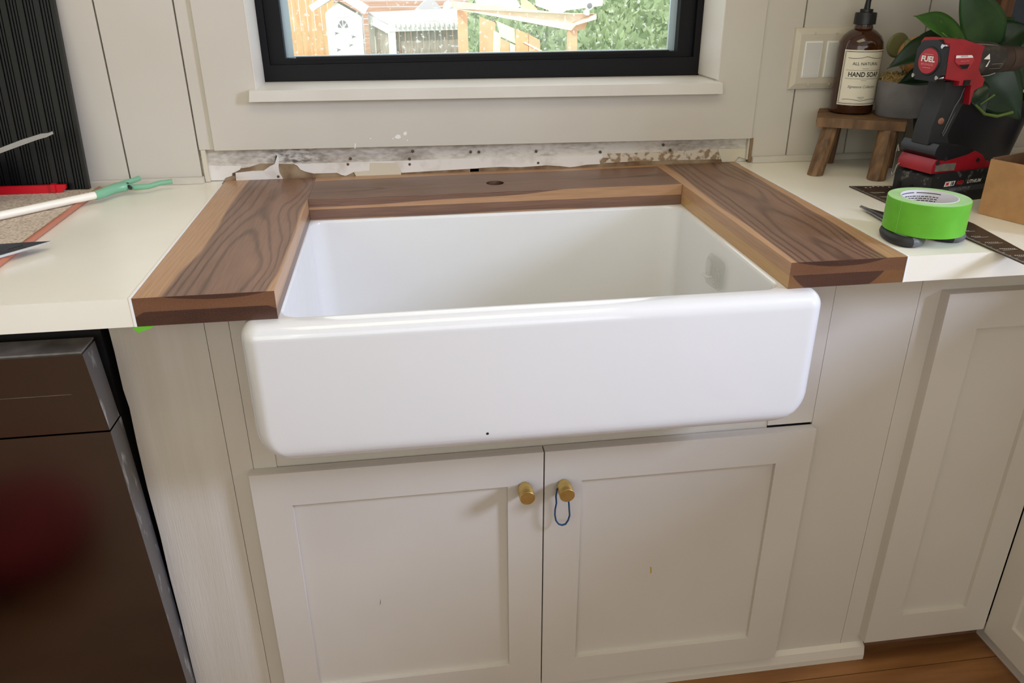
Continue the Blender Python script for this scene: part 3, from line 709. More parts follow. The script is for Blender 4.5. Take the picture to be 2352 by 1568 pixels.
def riser_stool():
    t = thing('riser_stool', 'small worn wooden stool under the soap bottle and grey pot', 'stool', (1.25, .50, 0))
    F0 = Vector((1.1610, .5120)); e = Vector((.871, -.491)); n = Vector((.491, .871))
    def fn(a, b, d):
        p = F0 + e*a + n*b; return (p.x, p.y, d)
    prism('top_plank', [(0, 0), (.160, 0), (.163, .066), (-.002, .066)], fn, .0905, .1080, M['stool_wood'], t, .0035, 2)
    prism('top_plank', [(-.002, .067), (.168, .067), (.168, .138), (0, .138)], fn, .0905, .1080, M['stool_wood'], t, .0035, 2)
    def leg(b0, t0, r):
        p0 = F0 + e*b0[0] + n*b0[1]; p1 = F0 + e*t0[0] + n*t0[1]
        bm = bmesh.new(); k = 10; R0 = []; R1 = []
        for i in range(k):
            a = 2*math.pi*i/k; R0.append(bm.verts.new((p0.x+r*.92*math.cos(a), p0.y+r*.92*math.sin(a), .0004))); R1.append(bm.verts.new((p1.x+r*math.cos(a), p1.y+r*math.sin(a), .0908)))
        for i in range(k): bm.faces.new((R0[i], R0[(i+1) % k], R1[(i+1) % k], R1[i]))
        bm.faces.new(R0); bm.faces.new(R1); bevelbm(bm, .0015, 1, 1.); frombm('leg', bm, M['leg_wood'], t, False)
    leg((.012, .018-.036), (.028, .022), .0165); leg((.124, -.040+.020), (.132, .018), .0185)
    leg((.030, .112), (.034, .108), .0155); leg((.146, .112), (.142, .108), .0155)
riser_stool()
def soap_bottle():
    c = (1.2575, .5650, .1086); r = .0425
    t = thing('soap_bottle', 'amber hand soap bottle with a cream label and black pump on the small stool', 'bottle', c)
    lathe('bottle', [(.002, .001), (r-.006, 0), (r-.001, .003), (r, .008), (r, .122), (r-.0015, .134), (r-.007, .145), (r-.016, .153), (r-.0245, .158), (.0165, .163), (.0160, .168), (.003, .168)], c, M['amber'], t, 48)
    lathe('pump_collar', [(.003, .1660), (.0205, .1660), (.0200, .1855), (.0190, .1870), (.0120, .1875), (.0120, .1930), (.003, .1935)], c, M['black'], t, 32)
    tube('pump_stem', [(c[0], c[1], c[2]+.1920), (c[0]+.0006, c[1], c[2]+.2060), (c[0]+.002, c[1]-.001, c[2]+.2180), (c[0]+.003, c[1]-.002, c[2]+.2300)], [.0062, .0050, .0050, .0062], M['black'], t, 14)
    tube('pump_spout', [(c[0]+.003, c[1]-.002, c[2]+.2300), (c[0]+.003, c[1]-.002, c[2]+.2400), (c[0]-.012, c[1]-.020, c[2]+.2440), (c[0]-.026, c[1]-.038, c[2]+.2400)], [.0075, .0085, .0060, .0045], M['black'], t, 12)
    th0 = math.radians(-120.6 + 22); rr = r + .0005; zc = c[2] + .0700
    def on(x, y, dr=0.):
        a = th0 + x/r; return (c[0] + (rr+dr)*math.cos(a), c[1] + (rr+dr)*math.sin(a), zc + y)
    hw, hh = r*math.radians(60), .0515
    def patch(name, x0, x1, y0, y1, dr, mat, par, n=24):
        V = []; Fc = []
        for i in range(n+1):
            x = x0 + (x1-x0)*i/n; V += [on(x, y0, dr), on(x, y1, dr)]
        for i in range(n): Fc.append((2*i, 2*i+2, 2*i+3, 2*i+1))
        return part(name, V, Fc, mat, par, True)
    lab = patch('label', -hw, hw, -hh, hh, 0., M['soap_label'], t, 32)
    ln = []
    for o_, w in ((.0022, .0009), (.0040, .0004)):
        for a in ((-hw+o_, hw-o_, hh-o_-w, hh-o_), (-hw+o_, hw-o_, -hh+o_, -hh+o_+w), (-hw+o_, -hw+o_+w, -hh+o_, hh-o_), (hw-o_-w, hw-o_, -hh+o_, hh-o_)): ln.append(a)
    ln += [(-hw+.009, hw-.009, .0140, .0145), (-hw+.009, hw-.009, -.0015, -.0010), (-.004, .004, -.0395, -.0390), (-.006, .006, .0172, .0177), (-.005, .005, -.0048, -.0044)]
    V = []; Fc = []
    for x0, x1, y0, y1 in ln:
        n = 16
        for i in range(n+1):
            x = x0 + (x1-x0)*i/n; V += [on(x, y0, .0002), on(x, y1, .0002)]
        b = len(V) - 2*(n+1)
        for i in range(n): Fc.append((b+2*i, b+2*i+2, b+2*i+3, b+2*i+1))
    for s, y0, amp in ((1, .0385, .004), (-1, -.0425, .003)):      # scroll ornaments
        n = 40; b = len(V)
        for i in range(n+1):
            x = -hw*.78 + 2*hw*.78*i/n; y = y0 + s*(-amp*abs(math.sin(x/hw*3.1))+.001); V += [on(x, y, .0002), on(x, y+.0008, .0002)]
        for i in range(n): Fc.append((b+2*i, b+2*i+2, b+2*i+3, b+2*i+1))
    part('label_lines', V, Fc, M['dark_print'], lab)
    T = lambda y: (lambda a, b: on(a, y+b, .0003))
    text('lettering', 'ALL NATURAL', .0078, T(.0262), M['dark_print'], lab, .00004)
    text('lettering', 'HAND SOAP', .0125, T(.0062), M['dark_print'], lab, .00028, 0., .86)
    text('lettering', 'Signature Collection', .0068, T(-.0165), M['dark_print'], lab, 0., .35)
    text('lettering', 'SCENTED', .0030, T(-.0365), M['dark_print'], lab)
soap_bottle()
def grey_pot():
    c = (1.3270, .5060, .1086)
    t = thing('moss_pot', 'small round grey pot filled with dry moss on the stool beside the soap bottle', 'pot', c)
    lathe('pot', [(.002, 0), (.041, 0), (.0435, .003), (.0475, .055), (.0478, .0665), (.0455, .0668), (.0445, .055), (.002, .052)], c, M['pot'], t, 40)
    bm = bmesh.new()
    for i in range(170):
        a = random.uniform(0, 6.28); rr = .041*math.sqrt(random.random()); q = random.uniform(0, 6.28)
        p = Vector((c[0]+rr*math.cos(a), c[1]+rr*math.sin(a), c[2]+.066+random.random()*.008))
        L = random.uniform(.012, .024); d = Vector((math.cos(q), math.sin(q), 0))*L
        P = [p, p+d*.35+Vector((0, 0, .006)), p+d*.7+Vector((random.uniform(-.004, .004), random.uniform(-.004, .004), .005)), p+d+Vector((0, 0, -.002))]
        for v in P:
            h = Vector((v.x-c[0], v.y-c[1], 0))
            if h.length > .046: h = h*(.046/h.length); v.x, v.y = c[0]+h.x, c[1]+h.y
        tubebm(bm, P, .0007, 4)
    stuff(frombm('moss', bm, M['moss'], t))
    lathe('moss_bed', [(.002, .050), (.0445, .050), (.043, .066), (.025, .073), (.002, .075)], c, M['moss'], t, 24)
    s = (c[0]-.018, c[1]-.016, c[2]+.062)
    lathe('seed_head', [(.001, .045), (.006, .047), (.0075, .06), (.0065, .078), (.001, .081)], s, M['olive'], t, 12)
    tube('stalk', [(s[0], s[1], s[2]), (s[0]+.001, s[1], s[2]+.025), (s[0], s[1], s[2]+.047)], .0016, M['olive'], t, 8)
    b = (1.352, .5000, c[2]+.066+.034)
    o = lathe('tan_ball', [(.0005, -.0345)] + [(.0345*math.cos(math.radians(x)), .0345*math.sin(math.radians(x))) for x in range(-80, 81, 10)] + [(.0005, .0345)], (1.3430, .5080, c[2]+.078+.0345), M['tan'], None, 28)
    tag(o, 'round tan wooden ball resting on the moss in the grey pot', 'ornament')
    o = lathe('round_pad', [(.0005, -.004), (.020, -.0035), (.0235, 0), (.020, .0035), (.0005, .004)], (1.3266, 0.55, 0.2357), M['olive'], t, 28, axis='y')
    tube('pad_stalk', [(1.3353, 0.55, 0.221), (c[0]+.012, c[1]+.030, c[2]+.085), (c[0]+.006, c[1]+.022, c[2]+.062)], .0022, M['olive'], t, 8)
grey_pot()

def leaf(name, B, T, hw, nrm, mat, par, bend=.01, fold=.25, prof=.62, curl=0.):
    B, T, nrm = Vector(B), Vector(T), Vector(nrm).normalized()
    ax = T - B; L = ax.length; ax.normalize(); sd = ax.cross(nrm).normalized(); nn = sd.cross(ax)
    V = []; Fc = []; n, m_ = 14, 4
    for i in range(n+1):
        t = i/n; w = hw*(math.sin(math.pi*min(1, t**prof))**.8)*(1 if t < .6 else (1 - ((t-.6)/.4)**3*.55)) if 0 < t < 1 else .0003
        for j in range(-m_, m_+1):
            s = j/m_
            p = B + ax*(t*L) + sd*(s*w) + nn*(bend*math.sin(math.pi*t) + fold*abs(s)*w + curl*t*t + .0015*math.sin(9*t+2*s)*abs(s))
            if t < .12: p -= ax*(.10*L*abs(s)*(1-t/.12)*.6)
            V.append(tuple(p))
    k = 2*m_+1
    for i in range(n):
        for j in range(2*m_): Fc.append((i*k+j, i*k+j+1, (i+1)*k+j+1, (i+1)*k+j))
    o = part(name, V, Fc, mat, par, True)
    md = o.modifiers.new('thickness', 'SOLIDIFY'); md.thickness = .0006
    return o
def pothos():
    c = Vector((1.4680, .4900, .0006))
    t = thing('potted_pothos', 'leafy green pothos in a dark tapered pot behind the red drill', 'plant', c)
    lathe('pot', [(.002, 0), (.076, 0), (.080, .004), (.1040, .130), (.1060, .1480), (.1030, .1490), (.0990, .132), (.002, .128)], c, M['darkpot'], t, 48)
    lathe('soil', [(.002, .122), (.098, .124), (.096, .132), (.002, .134)], c, M['soil'], t, 32)
    L = [
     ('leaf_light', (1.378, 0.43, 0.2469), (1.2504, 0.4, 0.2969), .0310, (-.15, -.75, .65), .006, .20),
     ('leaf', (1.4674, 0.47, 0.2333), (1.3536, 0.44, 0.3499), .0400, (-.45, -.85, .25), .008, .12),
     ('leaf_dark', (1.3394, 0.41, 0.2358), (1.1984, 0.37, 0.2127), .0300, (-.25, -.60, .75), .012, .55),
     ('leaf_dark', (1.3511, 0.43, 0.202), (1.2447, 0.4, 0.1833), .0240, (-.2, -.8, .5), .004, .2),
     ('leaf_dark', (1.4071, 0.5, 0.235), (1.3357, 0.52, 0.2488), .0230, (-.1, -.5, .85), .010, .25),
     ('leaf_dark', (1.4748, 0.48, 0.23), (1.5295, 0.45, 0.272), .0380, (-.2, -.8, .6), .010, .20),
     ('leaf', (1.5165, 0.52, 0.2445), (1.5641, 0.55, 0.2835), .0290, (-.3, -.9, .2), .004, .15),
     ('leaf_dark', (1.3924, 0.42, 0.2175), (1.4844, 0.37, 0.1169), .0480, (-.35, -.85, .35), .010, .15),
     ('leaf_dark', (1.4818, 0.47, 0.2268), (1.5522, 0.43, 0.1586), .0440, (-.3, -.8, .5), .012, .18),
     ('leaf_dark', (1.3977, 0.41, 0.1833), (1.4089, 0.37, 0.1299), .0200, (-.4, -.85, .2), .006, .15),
    ]
    for mt, B, T, hw, nrm, bend, fold in L:
        o = leaf('leaf', B, T, hw, nrm, M[mt], t, bend, fold)
        B = Vector(B); m0 = c + Vector((random.uniform(-.04, .04), random.uniform(-.03, .03), .130))
        mid = m0.lerp(B, .55) + Vector((0, 0, .02))
        tube('stem', [m0, mid, B, B + (Vector(T)-B)*.06], [.0026, .0022, .0018, .0012], M['stem'], t, 8)
    tube('stem', [(1.3813, 0.365, 0.1482), (1.401, 0.36, 0.1316), (1.4265, 0.36, 0.1271), (1.4634, 0.37, 0.1315)], [.002, .0028, .0030, .003], M['stem'], t, 8)
    tube('stem', [(1.3917, 0.365, 0.148), (1.4187, 0.37, 0.1634)], [.0014, .0020], M['stem'], t, 8)
pothos()

# ---------------------------------------------------------------- cordless drill
def drill():
    ang = math.radians(13); a = Vector((math.cos(ang), math.sin(ang), 0)); n = Vector((-math.sin(ang), math.cos(ang), 0)); P0 = Vector((1.315, .30, 0.0006))
    t = thing('cordless_drill', 'red and black cordless drill standing on its battery', 'drill', P0)
    D = lambda u, z, v: tuple(P0 + a*u + n*v + Vector((0, 0, z)))
    def pr_(name, pts, h, mat, bev=.004, seg=3, par=None):
        o = prism(name, pts, D, -h, h, mat, par or t, bev, seg, True); autosmooth(o, .75); return o
    def bar(name, L, mat, seg=28, par=None):                        # turned along the drill axis: (u, radius, z centre)
        bm = bmesh.new(); R = []
        for u, r, z in L: R.append([bm.verts.new(D(u, z + r*math.sin(2*math.pi*k/seg), r*math.cos(2*math.pi*k/seg))) for k in range(seg)])
        for A, B in zip(R, R[1:]):
            for k in range(seg): bm.faces.new((A[k], A[(k+1) % seg], B[(k+1) % seg], B[k]))
        bm.faces.new(R[0]); bm.faces.new(R[-1]); o = frombm(name, bm, mat, par or t, True); autosmooth(o, .6); return o
    # battery
    bat = pr_('battery', [(-.085, .001), (.055, .001), (.058, .006), (.058, .050), (.050, .054), (-.078, .054), (-.088, .048), (-.088, .006)], .040, M['worn'], .003, 2)
    for v0 in (-.026, 0., .026):
        prism('latch_slot', [(-.0895, .018), (-.0880, .018), (-.0880, .028), (-.0895, .028)], D, v0-.003, v0+.003, M['dark'], bat)
    fl = lambda u0, z0: (lambda x, y: D(u0+x, z0+y, -.0404))
    prism('badge', [(-.0570, .0300), (-.0345, .0305), (-.0325, .0385), (-.0550, .0385)], D, -.0403, -.0395, M['white_print'], bat)
    tl = lambda u0, z0: (lambda x, y: D(u0+x, z0+y, -.0406))
    text('lettering', 'M', .0085, tl(-.0510, .0342), M['red_print'], bat, .0004, .2)
    text('lettering', '18', .0085, tl(-.0405, .0342), M['dark_print'], bat, .0004, .2)
    text('lettering', 'RED', .0085, tl(-.0220, .0345), M['red_print'], bat, .0002, .25)
    text('lettering', 'LITHIUM', .0085, tl(.0105, .0345), M['white_print'], bat, .0002, .25)
    prism('stripe', [(-.066, .0185), (.050, .0185), (.050, .0275), (-.066, .0275)], D, -.0402, -.0395, plain('grey_stripe', (62, 64, 70), .5), bat)
    text('lettering', 'HIGH OUTPUT', .0072, tl(-.0200, .0230), M['grey_print'], bat, .0002, .25)
    # foot
    pr_('foot', [(-.0900, .0545), (-.0900, .0680), (-.0840, .0780), (-.0560, .0850), (-.0330, .0900), (-.0180, .0900), (.0050, .0855), (.0200, .0790), (.0300, .0690), (.0350, .0545)], .037, M['red'], .006, 3)
    pr_('foot_front', [(.0365, .0545), (.0365, .0660), (.0480, .0640), (.0600, .0560), (.0600, .0545)], .034, M['red'], .004, 2)
    pr_('foot_gap', [(.0330, .0545), (.0380, .0545), (.0380, .0690), (.0300, .0690)], .032, M['dark'], .001, 1)
    pr_('foot_collar', [(-.0910, .0860), (-.0800, .0765), (-.0560, .0755), (-.0150, .0820), (-.0020, .0870), (-.0080, .0910), (-.0350, .0985), (-.0850, .1035), (-.0900, .0960)], .0375, M['black'], .007, 3)
    prism('belt_clip_worn', [(-.0830, .0580), (-.0400, .0570), (-.0380, .0690), (-.0640, .0700), (-.0830, .0680)], D, -.0385, -.036, M['dull_metal'], t, .0008, 1)
    for u, z in ((-.080, .0745), (-.0640, .0800), (.012, .0725)):
        lathe('screw_recess', [(.0003, 0), (.0036, 0), (.0036, .0016), (.0003, .0016)], D(u, z-.002, -.0366), M['dark'], t, 14, axis='y')
    # handle
    pr_('handle', [(-.0790, .2010), (-.0330, .2010), (-.0330, .1900), (-.0300, .1740), (-.0330, .1560), (-.0440, .1290), (-.0490, .1120), (-.0400, .0970), (-.0600, .0940), (-.0900, .1000), (-.0885, .1285), (-.0815, .1540), (-.0760, .1800)], .0175, M['rubber'], .011, 5)
    tube('grip_seam', [D(-.0345, .1900, -.0176), D(-.0390, .1740, -.0182), D(-.0480, .1600, -.0184), D(-.0560, .1350, -.0184), D(-.0625, .1170, -.0184), D(-.0605, .1130, -.0184), D(-.0560, .1190, -.0180), D(-.0480, .1380, -.0174), D(-.0400, .1550, -.0165), D(-.0300, .1620, -.015)], .0008, M['grey_grip'], t, 6)
    lathe('brass_screw', [(.0003, -.0006), (.0055, 0), (.0055, .0016), (.0035, .0022), (.0003, .0022)], D(-.0715, .1382, -.0172), plain('copper_screw', (150, 104, 80), .4, metal=.5), t, 16, axis='y')
    # motor housing
    pr_('motor_housing', [(-.0945, .2080), (-.0620, .2030), (-.0620, .1960), (-.0340, .1955), (-.0340, .1900), (-.0300, .1640), (-.0270, .1640), (-.0250, .1860), (-.0180, .1900), (-.0080, .1930), (-.0070, .2040), (-.0180, .2110), (-.0260, .2200), (-.0250, .2330), (-.0260, .2450), (-.0240, .2560), (-.0560, .2630), (-.0740, .2680), (-.0940, .2680), (-.1000, .2620)], .0290, M['red'], .006, 3)
    rear = prism('rear_frame', [(-.0220, .2030), (.0220, .2030), (.0285, .2120), (.0285, .2500), (.0200, .2640), (-.0100, .2670), (-.0285, .2560), (-.0285, .2140)], lambda v, z, u: D(u, z, v), -.1060, -.0870, M['black'], t, .0035, 2)
    def capdisc(name, r, u, mat, th):
        bm = bmesh.new(); q = 32
        A = [bm.verts.new(D(u, .2335 + r*1.02*math.sin(2*math.pi*k/q), r*math.cos(2*math.pi*k/q))) for k in range(q)]
        B = [bm.verts.new(D(u-th, .2335 + r*.97*math.sin(2*math.pi*k/q), r*.95*math.cos(2*math.pi*k/q))) for k in range(q)]
        for k in range(q): bm.faces.new((A[k], A[(k+1) % q], B[(k+1) % q], B[k]))
        bm.faces.new(A); bm.faces.new(B); return frombm(name, bm, mat, t)
    capdisc('rear_ring', .0225, -.1055, M['black'], .002)
    capdisc('rear_badge', .0198, -.1070, M['red_label'], .0018)
    face = lambda z0: (lambda x, y: D(-.1091, .2335+z0+y, -x))
    text('lettering', 'FUEL', .0118, face(.0030), M['white_print'], t, .0004, 0., 1.08)
    text('lettering', 'BRUSHLESS', .0050, face(-.0050), M['pink_print'], t, 0., 0., 1.0)
    for z0, w in ((.0100, .018), (-.0105, .016)):
        part('badge_line', [D(-.1091, .2335+z0, w/2), D(-.1091, .2335+z0, -w/2), D(-.1091, .2335+z0+.0008, -w/2), D(-.1091, .2335+z0+.0008, w/2)], [(0, 1, 2, 3)], M['pink_print'], t)
    for v, z in ((-.0235, .2575), (-.0240, .2095), (.0235, .2090)):
        lathe('rear_screw', [(.0003, -.0115), (.0034, -.0115), (.0034, 0), (.0003, 0)], D(-.0960, z, v), M['chrome'], t, 12, axis='x')
    # badge on the flank
    prism('flank_badge', [(-.0840, .2440), (-.0500, .2430), (-.0410, .2350), (-.0510, .2215), (-.0640, .2215), (-.0830, .2340)], D, -.0304, -.0285, M['red_label'], t, .0006, 1)
    prism('flank_badge_silver', [(-.0835, .2438), (-.0500, .2430), (-.0455, .2390), (-.0835, .2396)], D, -.0309, -.0300, M['white_print'], t)
    prism('flank_badge_black', [(-.0740, .2290), (-.0500, .2290), (-.0535, .2222), (-.0640, .2222)], D, -.0309, -.0300, M['dark'], t)
    text('lettering', 'BRUSHLESS', .0030, lambda x, y: D(-.066+x, .2418+y, -.0311), M['dark_print'], t)
    text('lettering', 'Hammer Drill', .0032, lambda x, y: D(-.062+x, .2345+y, -.0307), M['pink_print'], t)
    prism('direction_switch', [(-.0530, .1965), (-.0400, .1965), (-.0400, .2040), (-.0530, .2040)], D, -.0310, -.0200, M['dark'], t, .002, 2)
    pr_('trigger', [(-.0330, .1880), (-.0120, .1880), (-.0150, .1700), (-.0240, .1560), (-.0360, .1540)], .0100, M['black'], .003, 2)
    # gear case, clutch ring, chuck
    bar('gear_case', [(-.0330, .0250, .2330), (-.0290, .0285, .2330), (.0050, .0275, .2325), (.0300, .0262, .2315), (.0420, .0225, .2310), (.0440, .0150, .2310)], M['gearbox'])
    pr_('gear_top', [(-.0560, .2600), (-.0440, .2660), (-.0380, .2640), (-.0300, .2590)], .010, M['black'], .002, 2)
    tube('gear_line', [D(-.0300, .2585, -.014), D(.0000, .2560, -.014), D(.0300, .2530, -.013)], .0009, M['dull_metal'], t, 6)
    tube('gear_line', [D(-.0060, .2065, -.014), D(.0180, .2070, -.014), D(.0260, .2110, -.019)], .0008, M['dull_metal'], t, 6)
    box_pts = lambda z: z
    on_gear = lambda u0, z0: (lambda x, y: D(u0+x, z0+y, -math.sqrt(max(1e-6, .0284**2 - (z0+y-.2325)**2))-.0004))
    for i, tri in enumerate(([(-.0190, .2355), (-.0060, .2435), (-.0050, .2345)], [(-.0100, .2230), (-.0060, .2330), (-.0040, .2330), (-.0060, .2230)])):
        part('mode_mark', [on_gear(0, 0)(u, z) for u, z in tri], [tuple(range(len(tri)))], M['white_print'], t)
    V = []; Fc = []
    for x0, x1, z0_, z1_ in ((.0020, .0270, .2265, .2272), (.0020, .0270, .2190, .2197), (.0263, .0270, .2190, .2272)):
        b = len(V); V += [on_gear(0, 0)(u, z) for u, z in ((x0, z0_), (x1, z0_), (x1, z1_), (x0, z1_))]; Fc.append((b, b+1, b+2, b+3))
    part('gear_plate', V, Fc, M['dull_metal'], t)
    bar('clutch_ring', [(.0430, .0150, .2310), (.0435, .0215, .2310), (.0620, .0215, .2305), (.0640, .0200, .2305), (.0650, .0150, .2305)], M['chuck'])
    bar('chuck', [(.0640, .0150, .2300), (.0650, .0205, .2300), (.0900, .0205, .2300), (.1050, .0150, .2300), (.1120, .0080, .2300)], M['chuck'])
    # belt hook at the back of the foot
    hk = [(.0365, .0800), (.0405, .0900), (.0420, .0790), (.0430, .0420), (.0405, .0360), (.0370, .0420), (.0345, .0560), (.0300, .0600)]
    tube('belt_hook', [D(-.0930, z, v) for v, z in hk], .0012, M['dull_metal'], t, 8)
drill()

# ---------------------------------------------------------------- square, scissors, tape roll, box
def framing_square():
    t = thing('framing_square', 'dark brown steel framing square with white markings lying under the tape roll', 'square', (1.19, .2, 0))
    A = (1.177, 0.3862)
    pts = [A, (1.1868, -0.0572), (1.1832, -0.1154), (1.2187, -0.073), (1.2257, -0.0082), (1.2449, 0.1276), (1.2350, .3280), (1.3300, .3200), (1.3340, .3640)]
    pl = prism('blade', pts, XY, .0004, .0022, M['square'], t)
    bm = bmesh.new(); random.seed(5)
    P, Q = Vector(pts[0]), Vector(pts[1]); d = (Q-P).normalized(); s = Vector((-d.y, d.x)); L = (Q-P).length
    if s.x < 0: s = -s
    def quad(o, l, w):
        bm.faces.new([bm.verts.new((*v, .00235)) for v in (o, o+d*l, o+d*l+s*w, o+s*w)])
    k = 0
    while k*.0032 < L + .05:
        quad(P + d*k*.0032 + s*.0006, .0006, .004 if k % 4 else .007); k += 1
    for q in range(14):                                            # rows of printed figures
        o = P + d*(.05 + q*.030)
        for r_ in range(random.randint(5, 9)):
            quad(o + d*(r_*.0004) + s*(.012 + r_*.0030), .0022, .0016)
        quad(o + d*.007 + s*.012, .0007, .024)
    for q in range(9): quad(P + d*.010 + s*(.022 + q*.009) + d*random.uniform(0, .010), .004, .0030)
    stuff(frombm('printed_scale', bm, M['white_print'], pl))
framing_square()
def scissors():
    t = thing('scissors', 'steel scissors with black and grey grips under the green tape roll', 'scissors', (1.11, .15, .0))
    tip = (1.1143, 0.2408)
    pv = (1.1230, .1450)
    prism('blade', [tip, (1.1338, 0.1968), (1.1340, .1480), (1.1320, .1200), (1.1170, .1180), (1.1130, .1500), (1.107, 0.1523)], XY, .0040, .0062, M['blade'], t, .0004, 1)
    prism('blade', [(tip[0]+.0010, tip[1]-.002), (1.1240, .1560), (1.1340, .1200), (1.1240, .1150), (1.1180, .1400)], XY, .0063, .0082, M['blade'], t, .0004, 1)
    lathe('pivot', [(.0004, .0082), (.0045, .0082), (.0040, .0102), (.0004, .0104)], (1.1235, .1380, 0), M['chrome'], t, 16)
    for c, rx, ry, ang in (((1.0880, .0760), .0225, .0400, -.25), ((1.1500, .0830), .0220, .0360, .35)):
        P = []
        for k in range(28):
            q = 2*math.pi*k/28; x, y = rx*math.cos(q), ry*math.sin(q)
            P.append((c[0] + x*math.cos(ang) - y*math.sin(ang), c[1] + x*math.sin(ang) + y*math.cos(ang), .0078))
        lp = ringtube('grip', P, .0072, M['rubber'], t, 10, 1.05)
        lo = sorted(range(28), key=lambda i: P[i][1] - P[i][0]*.75)[:7]; lo = sorted(lo, key=lambda i: P[i][0])
        tube('grey_inlay', [P[i] for i in lo], .0078, M['grey_grip'], lp, 10)
    tube('shank', [(1.1180, .1250, .0060), (1.1040, .1150, .0070), (1.0960, .1130, .0075)], [.0045, .0055, .006], M['rubber'], t, 10)
    tube('shank', [(1.1290, .1250, .0072), (1.1370, .1180, .0075), (1.1420, .1150, .0078)], [.0045, .0055, .006], M['rubber'], t, 10)
scissors()
def tape_roll():
    c = (1.1200, .0760, .0158); R, r, h = .0570, .0385, .0482
    t = thing('tape_roll', 'roll of bright green masking tape lying on the scissors', 'tape roll', c)
    lathe('tape', [(r+.0012, .0004), (R-.0006, 0), (R, .0006), (R, h-.0006), (R-.0006, h)], c, M['tape'], t, 64, cap=False)
    lathe('roll_side', [(R-.0005, h), (r+.0012, h+.0001)], c, M['tape_side'], t, 64, cap=False)
    lathe('core', [(r+.0012, 0), (r+.0012, h+.0006), (r, h+.0006), (r, 0), (r+.0012, 0)], c, M['paper'], t, 64, cap=False)
    # printed lines inside the core
    bm = bmesh.new()
    def strip(a0, a1, z0, z1):
        n = 10; V = []
        for i in range(n+1):
            a = a0 + (a1-a0)*i/n; V.append((bm.verts.new((c[0]+(r-.0002)*math.cos(a), c[1]+(r-.0002)*math.sin(a), c[2]+z0)), bm.verts.new((c[0]+(r-.0002)*math.cos(a), c[1]+(r-.0002)*math.sin(a), c[2]+z1))))
        for A, B in zip(V, V[1:]): bm.faces.new((A[0], B[0], B[1], A[1]))
    random.seed(3)
    for k in range(9):
        z = .0385 - k*.0032; a = .62 + .04*k
        while a < 2.3:
            w = random.uniform(.05, .16); strip(a, min(a+w, 2.34), z, z+.0013); a += w + .03
    strip(.55, 1.45, .0440, .0452); strip(1.55, 2.5, .0440, .0452)
    stuff(frombm('printed_text', bm, M['dark_print'], t))
    V = []; 
    for i in range(2):
        a = math.radians(-163 + i*.35); V += [(c[0]+(R+.0003)*math.cos(a), c[1]+(R+.0003)*math.sin(a), c[2]), (c[0]+(R+.0003)*math.cos(a), c[1]+(R+.0003)*math.sin(a), c[2]+h)]
    part('tape_end', V, [(0, 2, 3, 1)], M['tape_side'], t)
tape_roll()
def carton():
    A = Vector((1.2948, .1863)); d1 = Vector((.350, -.937)).normalized(); d2 = Vector((.937, .350)).normalized()
    t = thing('cardboard_box', 'open plain cardboard box on the right counter at the frame edge', 'box', (A.x, A.y, 0))
    fn = lambda p, q, z: tuple((A + d1*p + d2*q).to_3d() + Vector((0, 0, z)))
    H = .0905; L1, L2, w = .20, .19, .0035
    def panel(name, p0, p1, q0, q1, z0, z1, mat):
        bm = bmesh.new(); V = [bm.verts.new(fn(p, q, z)) for p in (p0, p1) for q in (q0, q1) for z in (z0, z1)]
        for f in ((0, 1, 3, 2), (4, 6, 7, 5), (0, 4, 5, 1), (2, 3, 7, 6), (0, 2, 6, 4), (1, 5, 7, 3)): bm.faces.new([V[i] for i in f])
        bevelbm(bm, .0008, 1); frombm(name, bm, mat, t)
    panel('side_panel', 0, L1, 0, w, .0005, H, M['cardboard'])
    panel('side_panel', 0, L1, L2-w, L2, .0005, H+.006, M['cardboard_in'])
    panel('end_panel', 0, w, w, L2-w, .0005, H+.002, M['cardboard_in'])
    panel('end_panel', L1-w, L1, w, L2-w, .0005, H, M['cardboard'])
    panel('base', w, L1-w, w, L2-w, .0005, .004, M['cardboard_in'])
    c = (*(A + d1*.062 + d2*.088), .0045)
    k = thing('printed_tube', 'pale paper tube with dark printed rows standing in the cardboard box', 'tube', c)
    lathe('tube', [(.002, 0), (.034, 0), (.034, .124), (.032, .126), (.002, .126)], c, M['soap_label'], k, 36)
    V = []; Fc = []
    for j in range(22):
        z = .010 + j*.0050
        n = 36; b = len(V)
        for i in range(n+1):
            a = 2*math.pi*i/n; V += [(c[0]+.0343*math.cos(a), c[1]+.0343*math.sin(a), c[2]+z), (c[0]+.0343*math.cos(a), c[1]+.0343*math.sin(a), c[2]+z+.0018)]
        for i in range(n):
            if (i*7+j*3) % 5: Fc.append((b+2*i, b+2*i+2, b+2*i+3, b+2*i+1))
    stuff(part('printed_rows', V, Fc, M['dark_print'], k))
carton()
def pouch():
    t = thing('purple_pouch', 'dark purple cloth pouch behind the cardboard box', 'pouch', (1.62, .40, 0))
    prism('pouch', [(1.588, .001), (1.74, .001), (1.755, .05), (1.74, .105), (1.68, .125), (1.61, .112), (1.585, .06)], XZ, .33, .42, M['purple'], t, .02, 4, True)
    tube('drawstring', [(1.60, .327, .090), (1.65, .325, .100), (1.73, .327, .094)], .003, M['black'], t, 8)
pouch()
def light_blocker_cabinet():  # added above the view to block light from the right corner
    t = thing('light_blocker_cabinet', 'unseen greige cabinet shape added above the right counter to darken the corner', 'cabinet', (1.75, .45, .50))
    box('body', 1.25, 2.06, .31, .62, .44, 1.30, M['cab'], t, .001, 1)
    for x in (1.252, 1.658): box('door', x, x+.402, .29, .3095, .443, 1.297, M['cab'], t, .001, 1)
light_blocker_cabinet()
